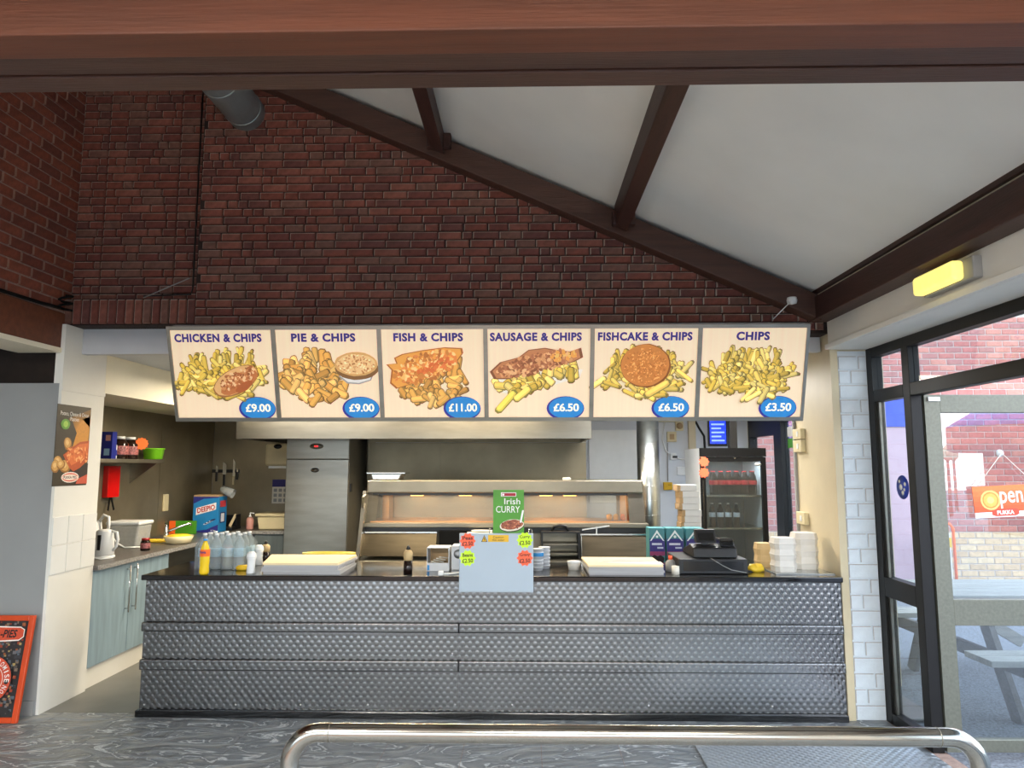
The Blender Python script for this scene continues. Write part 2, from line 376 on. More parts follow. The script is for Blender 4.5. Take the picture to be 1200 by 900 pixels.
# ------------------------------------------------------------------ brick gable above the counter
def roof_z(x): return 2.714-.4453*(x-1.801)          # lower edge of the rafter on the gable
YG = 4.90
XL, XR, XREC = -3.32, 2.10, -2.361
wb = MB()
def gable(x0, x1, y0, y1, z0): wb.prism([(x0, z0), (x1, z0), (x1, roof_z(x1)+.26), (x0, roof_z(x0)+.26)], 'y', y0, y1)
gable(XREC, XR, YG, 5.05, 2.56); gable(XL, XREC, YG+.07, 5.05, 2.81)
wb.box(XL, XREC, YG, 5.05, 2.64, 2.83)
wall_back = struct('wall_back', wb, 'mortar', 'dark red brick gable wall with thin pale joints above the menu sign')
BCOL = [(126, 72, 60), (112, 62, 54), (134, 82, 68), (104, 62, 56), (118, 82, 70), (120, 66, 54)]
def brick_mb(L, h, d, col, edge, mb=None, c=(0, 0, 0)):
    mb = mb or MB(); x, y, z = c; t = .005
    mb.col = rgb(*col)
    vs = [(x-L/2, y, z-h/2), (x+L/2, y, z-h/2), (x+L/2, y, z+h/2), (x-L/2, y, z+h/2),
          (x-L/2+t, y-d, z-h/2+t), (x+L/2-t, y-d, z-h/2+t), (x+L/2-t, y-d, z+h/2-t), (x-L/2+t, y-d, z+h/2-t)]
    q = .0032 if edge[0] > 200 else 0
    if q:                                       # printed pale line along the top and left of the face
        xi, zi = x-L/2+t, z+h/2-t; vs += [(xi+q, y-d, zi-q), (xi+q, y-d, z-h/2+t), (x+L/2-t, y-d, zi-q)]
        mb.add(vs, [(9, 5, 10, 8), (0, 1, 5, 4), (1, 2, 6, 5)]); mb.col = rgb(168, 148, 134); mb.add(vs, [(8, 10, 6, 7), (4, 9, 8, 7)])
    else: mb.add(vs, [(4, 5, 6, 7), (0, 1, 5, 4), (1, 2, 6, 5)])
    mb.col = rgb(*edge); mb.add(vs, [(2, 3, 7, 6), (3, 0, 4, 7)]); mb.col = (1, 1, 1, 1)
    return mb
_bm = {}
def brick_data(L, h, k, kind):
    key = (L, h, k, kind)
    if key not in _bm:
        cols, edge, m = {'gable': (BCOL, (206, 190, 176), 'brick'), 'left': ([(126, 64, 44), (116, 58, 42), (132, 70, 50), (110, 58, 44)], (140, 106, 90), 'brick'),
                         'white': ([(214, 222, 228)], (206, 214, 220), 'brick_white')}[kind]
        o = brick_mb(L, h, .012, cols[k % len(cols)], edge).build('brick', m, None, world=True); _bm[key] = o.data; bpy.data.objects.remove(o)
    return _bm[key]
mat('brick_white', (214, 222, 228), .45, var=.06, vs=14, bump=.25, bs=70, attr=True)
cand = []
rowh = .0607; row = 0; z = 2.58
while z < 4.75:
    x = XREC if z > 2.845 or True else XREC
    x = -2.36-random.random()*.1
    while x < 2.06:
        L = random.choice((.19, .175, .175, .145, .105, .075)); 
        if row % 2 and random.random() < .5: L = random.choice((.19, .16, .075))
        L = round(L, 3); xa = max(x, XREC+.004); xb = min(x+L, 2.07)
        if xb-xa > .03 and z+rowh < roof_z((xa+xb)/2)+.12: cand.append((xa, xb, z, YG))
        x += L
    if z > 2.815:
        for seg0, seg1 in ((XL+.02, -3.10), (-3.10, -2.56), (-2.56, XREC-.012)):
            x = seg0-random.random()*.035
            while x < seg1:
                L = random.choice((.19, .16, .145, .105, .075)); L = L if x+L < seg1-.04 else seg1-x; xa = max(x, seg0); xb = min(x+L, seg1)
                if xb-xa > .03 and z+rowh < roof_z((xa+xb)/2)+.12: cand.append((xa, xb, z, YG+.07))
                x += L
    z += rowh; row += 1
def seen(c):
    u, v = px_of(((c[0]+c[1])/2, c[3], c[2]+rowh/2))
    return 0 < u < 1200 and 104 < v < 384 and c[2]+rowh/2 < roof_z((c[0]+c[1])/2)
vis = [c for c in cand if seen(c)]; vis.sort(key=lambda c: -(c[1]-c[0]))
single = set(vis[:300]); rest = MB()
for c in cand:
    L = c[1]-c[0]; cx = (c[0]+c[1])/2; cz = c[2]+rowh/2; k = random.randrange(6)
    if c in single:
        Lq = round(L, 2)-.006
        o = bpy.data.objects.new('brick', brick_data(round(Lq, 3), rowh-.006, k, 'gable')); C.objects.link(o); o.parent = wall_back
        o.location = (cx, c[3]-random.random()*.002, cz)
    else: brick_mb(L-.006, rowh-.006, .012, BCOL[k], (206, 190, 176), rest, (cx, c[3], cz))
o = rest.build('brick_field', 'brick', wall_back); o['kind'] = 'stuff'
x = XL+.02
while x < XREC-.02:                                     # upright soldier course over the opening
    o = bpy.data.objects.new('soldier_brick', brick_data(.056, .176, random.randrange(6), 'gable')); C.objects.link(o); o.parent = wall_back
    o.location = (x+.031, YG-random.random()*.003, 2.736); x += .0632
# fascia, kitchen shell
struct('trim_1', B(-3.25, 2.1, 5.05, 5.11, 2.455, 2.66), 'fascia_grey', 'pale grey fascia board under the brick gable')
struct('ceiling_kitchen', B(-4.1, 2.8, 5.115, 9.0, 2.5, 2.6), 'kitchen_white', 'flat white ceiling of the kitchen')
KB = 8.9; KL = -3.95; KR = 2.75
wkl = struct('wall_kitchen_left', B(KL-.12, KL-.004, 4.9, KB+.1, 0, 2.5), 'steel_dull', 'dull stainless clad left wall of the kitchen')
for i in range(3):
    a = 5.02+1.29*i; B(KL-.004, KL, a, min(a+1.286, KB-.002), .9, 2.498).build('steel_panel', 'steel_wall', wkl)
wkb = struct('wall_kitchen_back', B(KL-.1, KR+.1, KB, KB+.1, 0, 2.5), 'kitchen_white', 'white back wall of the kitchen behind the fryers')
for a, b_ in ((KL, -3.0), (-2.997, -2.55), (-2.547, -1.9)): B(a, b_, KB-.006, KB, .9, 2.498).build('steel_panel', 'steel_wall', wkb)
bh = struct('trim_2', B(KL, -3.252, 5.365, KB-.01, 2.2, 2.498), 'cream_light', 'cream boxed bulkhead along the left of the kitchen')
# left: brick upper wall on a beam, grey wall facing us, white return
XW = -3.30
wl = struct('wall_left', B(XW-.3, XW, -2.6, 4.97, 2.72, 5.2), 'mortar_light', 'upper left wall of reddish brown bricks')
LC = .0755; rest = MB(); nrow = int((4.72-2.735)/LC)
for r in range(nrow):
    y = 4.96-(.115 if r % 2 else .004)
    if r % 2:
        o = bpy.data.objects.new('brick', brick_data(.1, LC-.01, random.randrange(4), 'left')); C.objects.link(o); o.parent = wl
        o.location = (XW, 4.956-.052, 2.735+LC*(r+.5)); o.rotation_euler = (0, 0, math.pi/2); y = 4.851
    while y > 1.0:
        yc = y-.1075; zc = 2.735+LC*(r+.5)
        if yc > 3.95:
            o = bpy.data.objects.new('brick', brick_data(.205, LC-.01, random.randrange(4), 'left')); C.objects.link(o); o.parent = wl
            o.location = (XW, yc, zc); o.rotation_euler = (0, 0, math.pi/2)
        else:
            t = brick_mb(.205, LC-.01, .012, [(132, 62, 40), (120, 56, 38), (140, 70, 46)][random.randrange(3)], (126, 84, 66))
            t.xf(Matrix.Translation((XW, yc, zc)) @ Matrix.Rotation(math.pi/2, 4, 'Z'))
            o_ = len(rest.v); rest.v += t.v
            for f, c_, in zip(t.f, t.c): rest.f.append([o_+i for i in f]); rest.m.append(0); rest.c.append(c_); rest.s.append(False)
        y -= .215
o = rest.build('brick_field', 'brick', wl); o['kind'] = 'stuff'
struct('trim_3', B(XW-.28, XW+.02, -2.6, 4.885, 2.47, 2.72), 'timber_red_x', 'scuffed brown timber beam under the left brick wall', bevel=.006)
struct('trim_4', B(XW-.28, XW+.03, -2.6, YC, 2.435, 2.468), 'cream_light', 'cream strip along the bottom of the left beam')
wg = struct('wall_grey', B(-5.3, -3.27, YC, YC+.14, 0, 2.22), 'grey_wall', 'plain grey wall facing the customers on the left')
B(-5.3, -3.28, YC-.012, YC, 0, .09).build('baseboard', 'grey_wall', wg)
struct('wall_over_grey', B(-5.3, -3.27, YC+.1, YC+.16, 2.22, 2.75), 'dark_brown', 'dark stained board in the gap above the grey wall')
wp = struct('wall_return', B(-3.31, -3.25, YC+.001, 5.36, .0, 2.64), 'white_paint', 'white painted return wall beside the counter opening')
B(-3.25, -3.244, YC, 5.362, 2.17, 2.2).build('batten', 'white_paint', wp)
for r in range(2):
    for i in range(3): B(-3.25, -3.243, YC+.004+.167*i, YC+.167*(i+1)-.001, .905+.196*r, 1.096+.196*r).build('tile', 'tile_white', wp, bevel=.002)
struct('wall_far_left', B(-5.4, -5.3, -2.6, 5.0, 0, 2.9), 'grey_wall', 'grey wall at the far left of the seating side')
struct('ceiling_left', B(-5.4, XW-.02, -2.6, 5.0, 2.75, 2.85), 'ceiling_white', 'flat ceiling over the left side')
# ------------------------------------------------------------------ roof
def sl(x, z0, off): return roof_z(x)+off
ce = MB(); ce.prism([(XW-.2, roof_z(XW-.2)+.20), (2.75, roof_z(2.75)+.20), (2.75, roof_z(2.75)+.33), (XW-.2, roof_z(XW-.2)+.33)], 'y', -2.6, 5.04)
struct('ceiling', ce, 'ceiling_white', 'off white sloping ceiling between dark timbers')
def rafter(name, y0, y1, lab_):
    mb = MB(); a, b_ = XW, 2.0
    mb.prism([(a, roof_z(a)), (b_, roof_z(b_)), (b_, roof_z(b_)+.17), (a, roof_z(a)+.17)], 'y', y0, y1)
    o = mb.build(name, 'timber_dark_x', None, .006); return tag(o, lab_, 'rafter')
rafter('rafter', 4.76, 4.884, 'dark brown rafter running down the slope against the brick gable')
for (u, v, wd, lb) in ((512, 192, .10, 'dark purlin nearer the ridge, left of the two crossing the ceiling'), (728, 276, .085, 'dark purlin lower down the slope, right of the two crossing the ceiling')):
    p = PY(u, v, 4.75); zt = roof_z(p.x)
    mb = MB(); p.z = roof_z(p.x)+.045; mb.prism([(p.x-wd/2, p.z+.2226*wd), (p.x+wd/2, p.z-.2226*wd), (p.x+wd/2, roof_z(p.x+wd/2)+.199), (p.x-wd/2, roof_z(p.x-wd/2)+.199)], 'y', -2.5, 4.758)
    t = thing('purlin', lb, 'purlin', (p.x, 1.1, p.z)); mb.build('beam', 'timber_dark', t, .006)
    B(p.x-wd/2-.02, p.x+wd/2+.05, 4.70, 4.757, roof_z(p.x)+.06, roof_z(p.x)+.16).build('hanger_block', 'timber_dark', t, .004)
t = thing('tie_beam', 'thick brown timber tie beam crossing right over the top of the view', 'beam', (-.6, 1.82, 2.75))
for k, (a, b_, dz) in enumerate(((1.683, 1.792, 0), (1.797, 1.882, .006), (1.888, 1.966, .001))):
    o = B(XW+.001, 2.06, a, b_, 2.75+dz, 3.05).build('laminated_plank', ['timber_red_x' if k == 0 else 'timber_dark_x'], t, .004)
struct('trim_5', B(XW+.01, 2.08, 1.69, 1.96, 3.06, 3.10), 'timber_dark_x', 'dark board above the tie beam')
t = thing('wall_plate_beam', 'long dark brown timber along the top of the right wall', 'beam', (2.05, 1.2, 2.635))
B(1.96, 2.13, -2.5, 4.885, 2.635, 2.79).build('beam', 'timber_dark', t, .006)
B(1.99, 2.13, -2.5, 4.88, 2.792, 2.812).build('pale_strip', 'cream_light', t)
B(1.97, 2.13, -2.5, 4.88, 2.814, 2.86).build('top_trim', 'timber_dark', t)
# ------------------------------------------------------------------ right wall, shopfront and door
wr = struct('wall_right', B(2.08, 2.62, -2.6, 4.87, 2.44, 2.634).box(2.135, 2.62, -2.6, 5.0, 2.634, 3.0), 'white_paint', 'white painted wall strip over the shopfront')
B(2.055, 2.08, -2.6, 4.87, 2.44, 2.475).build('moulding', 'white_paint', wr, .004)
struct('wall_right_near', B(2.33, 2.62, -2.6, -.6, 0, 2.44), 'white_paint', 'white wall at the near right')
wpier = struct('wall_pier', B(2.115, 2.41, 4.882, 5.66, 0, 2.9), 'cream_paint', 'cream and white painted pier beside the counter')
B(2.085, 2.135, 4.862, 4.882, 0, 2.44).build('corner_strip', 'cream_paint', wpier)
B(2.136, 2.336, 4.878, 4.882, 0, 2.43).build('paint_coat', 'white_brick_paint', wpier); rh = .1; z = 0; r = 0
while z < 2.40:
    for (a, b_) in (((2.138, 2.335),) if r % 3 == 0 else ((2.138, 2.215), (2.219, 2.335)) if r % 3 == 1 else ((2.138, 2.27), (2.274, 2.335))):
        o = bpy.data.objects.new('painted_brick', brick_data(round(b_-a, 3), rh-.005, 0, 'white')); C.objects.link(o); o.parent = wpier
        o.location = ((a+b_)/2, 4.882, z+rh/2)
    z += rh; r += 1
XG0, XG1 = 2.335, 2.405
win = struct('window_1', B(XG0, XG1, 4.80, 4.875, 0, 2.44), 'black_frame', 'black framed shopfront glazing beside the open door')
def fr(nm, *a): return B(*a).build(nm, 'black_frame', win, .004)
fr('mullion', XG0, XG1, 4.345, 4.425, 0, 2.38); fr('head', XG0, XG1, -.6, 4.80, 2.375, 2.44)
fr('transom_bar', XG0, XG1, -.6, 4.345, 2.07, 2.15); fr('transom_bar', XG0, XG1, 4.425, 4.80, 2.07, 2.15)
fr('mid_rail', XG0, XG1, 4.425, 4.80, .80, .925); fr('sill', XG0, XG1, 4.425, 4.80, 0, .07)
fr('jamb', XG0, XG1, 3.13, 3.2, 0, 2.07); fr('mullion', XG0, XG1, 3.13, 3.19, 2.15, 2.375)
fr('mullion', XG0, XG1, 1.2, 1.27, 0, 2.07); fr('sill', XG0, XG1, -.6, 3.13, 0, .07); fr('jamb', XG0, XG1, -.6, -.53, .07, 2.07)
for a, b_, c, d in ((4.425, 4.80, .925, 2.07), (4.425, 4.80, .07, .80), (4.425, 4.80, 2.15, 2.375), (3.19, 4.345, 2.15, 2.375),
                    (-.53, 3.13, 2.15, 2.375), (1.27, 3.13, .07, 2.07), (-.53, 1.2, .07, 2.07)):
    B(2.366, 2.372, a, b_, c, d).build('pane', 'glass', win)
for a, b_ in ((.925, 2.07), (.07, .80)):
    B(2.352, 2.366, 4.765, 4.80, a, b_).build('glazing_bead', 'steel', win)
# the open door leaf
dr = struct('door_1', B(2.412, 2.505, 4.335, 4.38, .01, 2.075), 'door_leaf_metal', 'weathered metal glazed door standing open to the outside')
def dl(nm, *a): return B(*a).build(nm, 'door_leaf_metal', dr, .003)
dl('stile', 3.34, 3.47, 4.335, 4.38, .01, 2.075); dl('top_rail', 2.505, 3.34, 4.335, 4.38, 1.965, 2.075)
dl('mid_rail', 2.505, 3.34, 4.335, 4.38, .715, .865); dl('bottom_rail', 2.505, 3.34, 4.335, 4.38, .01, .08)
B(2.505, 3.34, 4.355, 4.36, .865, 1.965).build('pane', 'glass_door', dr); B(2.505, 3.34, 4.355, 4.36, .08, .715).build('pane', 'glass_door', dr)
B(2.43, 2.50, 4.32, 4.335, 2.035, 2.06).build('closer_bracket', 'plastic_white', dr)
B(3.37, 3.42, 4.30, 4.335, 1.0, 1.05).build('handle', 'black_plastic', dr)
# wall behind the camera: a wide shopfront
wf = struct('wall_front', B(-5.3, 2.62, -2.6, -2.5, 0, .35).box(-5.3, 2.62, -2.6, -2.5, 2.5, 4.6), 'white_paint', 'white wall with wide windows behind the customers')
w3 = struct('window_3', B(-5.3, -5.2, -2.58, -2.52, .35, 2.5), 'black_frame', 'wide black framed front windows')
for i in range(1, 6): B(-5.3+1.57*i-.03, -5.3+1.57*i+.03, -2.58, -2.52, .35, 2.5).build('mullion', 'black_frame', w3)
B(-5.2, 2.55, -2.553, -2.547, .35, 2.5).build('pane', 'glass', w3)
# kitchen right wall with a glazed side door
wkr = struct('wall_kitchen_right', B(KR, KR+.06, 5.6, 7.30, 0, 2.5).box(KR, KR+.06, 7.30, 8.85, 2.36, 2.5).box(KR, KR+.06, 8.85, 9.0, 0, 2.5).box(2.41, KR+.06, 5.61, 5.66, 0, 2.5), 'cream_paint', 'cream right wall of the kitchen')
d2 = struct('door_2', B(KR, KR+.08, 7.30, 7.36, 0, 2.36), 'black_frame', 'black framed glazed side door of the kitchen')
for a in ((7.72, 7.95), (8.78, 8.85)): B(KR-.01, KR+.08, a[0], a[1], 0, 2.36).build('post', 'black_frame', d2)
B(KR-.01, KR+.08, 7.95, 8.78, 1.985, 2.36).build('header', 'black_frame', d2); B(KR-.01, KR+.08, 7.36, 7.72, 2.12, 2.36).build('header', 'black_frame', d2)
B(KR-.01, KR+.08, 7.95, 8.78, .0, .12).build('bottom_rail', 'black_frame', d2)
B(KR+.03, KR+.036, 7.36, 7.72, .0, 2.12).build('pane', 'glass', d2); B(KR+.03, KR+.036, 7.95, 8.78, .12, 1.985).build('pane', 'glass', d2)
for z0, m_ in ((1.83, 'card_green'), (1.95, 'ink_white')): lab(B(KR+.026, KR+.03, 7.45, 7.62, z0, z0+.1).build('sticker', m_, d2), 'green and white sticker on the glass' )
# ------------------------------------------------------------------ outside
struct('ground_outside', B(2.42, 45, -40, 60, -.12, -.03).box(-45, 2.42, -40, -2.6, -.12, -.03), 'asphalt', 'grey tarmac outside the door')
ow = struct('wall_outside', B(2.95, 14, 10.0, 10.3, -.03, 4.0), 'mortar_out', 'pinkish brick wall of the yard outside')
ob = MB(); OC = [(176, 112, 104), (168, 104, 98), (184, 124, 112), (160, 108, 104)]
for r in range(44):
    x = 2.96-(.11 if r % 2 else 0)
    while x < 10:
        kc_ = random.choice(OC) if r > 8 else random.choice([(206, 176, 136), (196, 166, 128), (212, 186, 148)]); brick_mb(.215, .074, .01, kc_, kc_, ob, (x+.11, 10.0, -.03+.0855*(r+.5))); x += .227  # lowest courses sand-toned: a sunlit patch painted into the brick colour
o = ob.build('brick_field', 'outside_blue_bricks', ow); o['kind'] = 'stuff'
mat('sign_cream', (246, 234, 208), .5, var=.02, vs=8, emit=.6)
mat('sign_navy', (50, 40, 118), .5, var=.04, vs=8, emit=.4)
mat('print_poster', (60, 46, 30), .4, var=.05, vs=8)
mat('print_jar', (150, 90, 90), .5, var=.8, vs=70)
mat('label_pale', (176, 206, 220), .5, var=.2, vs=60)
mat('fridge_inner', (120, 130, 136), .4, var=.05, vs=6)
mat('screen_text', (150, 180, 255), .3, var=.05, vs=6, emit=1.2)
mat('pink_render', (176, 150, 160), .7, var=.05, vs=3)
# ------------------------------------------------------------------ serving counter
YF = YC
t = thing('serving_counter', 'long embossed stainless steel serving counter with black worktop', 'counter', (-.26, 5.17, 0))
CX0, CX1, CJ = -2.575, 2.075, -.455
B(CX0+.01, CX1-.005, YF+.012, 5.46, .0, .878).build('carcass', 'black_matt', t)
B(CX0-.02, CX1+.005, 4.822, 5.52, .880, .915).build('worktop', 'black_gloss', t, .006)
B(CX0-.012, CX1, YF-.03, YF+.012, .0, .043).build('plinth', 'black_gloss', t, .004)
for a, b_ in ((CX0, CJ-.001), (CJ+.001, CX1)):
    for z0, z1 in ((.608, .877), (.368, .540), (.046, .292)):
        B(a, b_, YF, YF+.012, z0, z1).build('embossed_panel', 'embossed_steel', t)
    for z0, z1 in ((.546, .606), (.298, .366)):
        B(a-(.006 if a == CX0 else 0), b_, YF-.026, YF+.012, z0, z1).build('raised_band', 'embossed_steel', t, .009, 3)
sb = MB().lathe([(.007, 0), (.005, -.004), (.0, -.005)], (0, 0, 0), 8, 'y')
so = sb.build('screw', 'chrome', None, world=True); sd_ = so.data; bpy.data.objects.remove(so)
for (u, v) in ((169, 826), (276, 826), (352, 826), (431, 826), (533, 826), (170, 754), (530, 766), (173, 684), (277, 684), (365, 684), (600, 826), (760, 827), (905, 828)):
    p = PY(u, v, YF-.0003); o = bpy.data.objects.new('screw', sd_); C.objects.link(o); o.parent = t; o.location = p-ORG[t]
# ------------------------------------------------------------------ backlit menu sign
SB = Vector((0, 4.756, 1.952)); ST = Vector((0, 4.556, 2.555)); SV = (ST-SB).normalized(); SU = Vector((1, 0, 0)); SN = SU.cross(SV)
SH = (ST-SB).length; SX0, SX1 = -2.372, 1.832; PWD = (SX1-SX0)/6
def sp(x, f, d=0): return Vector((x, 0, 0))+SB+SV*(SH*(1-f))+SN*d          # f: fraction from the top
sign = thing('menu_sign', 'long backlit menu sign of six food pictures above the counter', 'menu sign', (-.27, 4.77, 1.95))
mb = MB(); c8 = []
for d in (-.004, -.11):
    c8 += [sp(SX0, 1, d), sp(SX1, 1, d), sp(SX1, 0, d), sp(SX0, 0, d)]
mb.add(c8, [(0,1,2,3),(7,6,5,4),(0,4,5,1),(1,5,6,2),(2,6,7,3),(3,7,4,0)]); mb.build('light_box', 'fascia_grey', sign)
def strip(nm, x0, x1, f0, f1, d0=-.006, d1=.012):
    m = MB(); m.add([sp(x0, f1, d0), sp(x1, f1, d0), sp(x1, f0, d0), sp(x0, f0, d0), sp(x0, f1, d1), sp(x1, f1, d1), sp(x1, f0, d1), sp(x0, f0, d1)],
          [(3,2,1,0),(4,5,6,7),(0,1,5,4),(1,2,6,5),(2,3,7,6),(3,0,4,7)]); return m.build(nm, 'steel', sign)
strip('top_rail', SX0-.005, SX1+.005, -.01, .03); strip('bottom_rail', SX0-.005, SX1+.005, .97, 1.01)
for i in range(7):
    x = SX0+PWD*i; wd = .014
    strip('divider', x-wd+(.009 if i == 0 else 0), x+wd-(.009 if i == 6 else 0), .03, .97)
for x in (-1.8, -.2, 1.3): B(x-.02, x+.02, 4.66, 4.899, 2.52, 2.56).build('bracket', 'black_plastic', sign)
class Print:
    """flat printed picture made of layered paper-thin coloured shapes"""
    def __init__(s, x0, wd): s.mb = MB(); s.x0 = x0; s.w = wd; s.d = .0004; s.rnd = random.Random(3)
    def P(s, fx, fy): s_ = sp(s.x0+fx*s.w, fy, s.d); return s_
    def shape(s, pts, col):
        s.mb.col = rgb(*[max(0, min(255, c)) for c in col]); s.mb.poly([s.P(x, y) for x, y in pts]); s.d += .00003
    def blob(s, cx, cy, rx, ry, rot, col, n=16, jit=.06):
        ca, sa = math.cos(rot), math.sin(rot); pts = []
        asp = s.w/SH
        for k in range(n):
            a = -2*math.pi*k/n; q = 1+s.rnd.uniform(-jit, jit); x = rx*math.cos(a)*q; y = ry*math.sin(a)*q
            pts.append((cx+(x*ca-y*sa), cy+(x*sa+y*ca)*asp))
        s.shape(pts, col)
    def chip(s, cx, cy, L, Wd, rot, col):
        r = s.rnd; dark = [c*.62 for c in col]; lite = [min(255, c*1.16) for c in col]
        for (k, cc, dx, dy) in ((1.0, dark, 0, 0), (.86, col, -.003, -.004), (.5, lite, -.006, -.010)):
            ca, sa = math.cos(rot), math.sin(rot); l_, w_ = L*k if k > .6 else L*.8, Wd*k; asp = s.w/SH
            pts = [(-l_/2, -w_*.3), (-l_*.42, -w_/2), (l_*.42, -w_*.5), (l_/2, -w_*.2), (l_*.48, w_*.35), (l_*.35, w_/2), (-l_*.4, w_/2), (-l_/2, w_*.2)][::-1]
            s.shape([(cx+dx+x*ca-y*sa, cy+dy+(x*sa+y*ca)*asp) for x, y in pts], cc)
    def heap(s, outline, n, cols, L=(.12, .24), Wd=(.04, .065), ang=None):
        r = s.rnd
        def inside(x, y):
            c = False; j = len(outline)-1
            for i in range(len(outline)):
                xi, yi = outline[i]; xj, yj = outline[j]
                if (yi > y) != (yj > y) and x < (xj-xi)*(y-yi)/(yj-yi)+xi: c = not c
                j = i
            return c
        xs = [p[0] for p in outline]; ys = [p[1] for p in outline]; got = []
        while len(got) < n:
            x = r.uniform(min(xs), max(xs)); y = r.uniform(min(ys), max(ys))
            if inside(x, y): got.append((y, x))
        got.sort()
        for y, x in got:
            c = r.choice(cols); k = r.uniform(.86, 1.08)
            a = r.uniform(-1.3, 1.3) if ang is None else r.uniform(*ang)
            if y < min(ys)+.12: a = r.uniform(-1.9, -1.1)
            s.chip(x, y, r.uniform(*L), r.uniform(*Wd), a, [v*k for v in c])
    def crumbs(s, cx, cy, rx, ry, rot, n, cols, size=(.008, .022)):
        for _ in range(n):
            a = s.rnd.uniform(0, 6.28); q = math.sqrt(s.rnd.random())*.9
            x = rx*math.cos(a)*q; y = ry*math.sin(a)*q; ca, sa = math.cos(rot), math.sin(rot)
            z = s.rnd.uniform(*size); s.blob(cx+x*ca-y*sa, cy+(x*sa+y*ca)*s.w/SH, z, z*.7, s.rnd.uniform(0, 3), s.rnd.choice(cols), 7, .3)
YEL = [(208, 178, 86), (194, 162, 68), (218, 192, 108), (182, 150, 58)]
TAN = [(206, 158, 82), (194, 144, 70), (216, 172, 98), (184, 132, 62)]
HEAP = [(.03, .62), (.1, .47), (.22, .35), (.4, .29), (.6, .31), (.74, .28), (.78, .40), (.95, .43), (.86, .56), (.8, .68), (.6, .76), (.42, .74), (.3, .70), (.12, .66)]
MENU = [('CHICKEN & CHIPS', '£9.00', .815), ('PIE & CHIPS', '£9.00', .815), ('FISH & CHIPS', '£11.00', .785), ('SAUSAGE & CHIPS', '£6.50', .77), ('FISHCAKE & CHIPS', '£6.50', .765), ('CHIPS', '£3.50', .775)]
WID = (.86, .63, .68, .89, .91, .32)
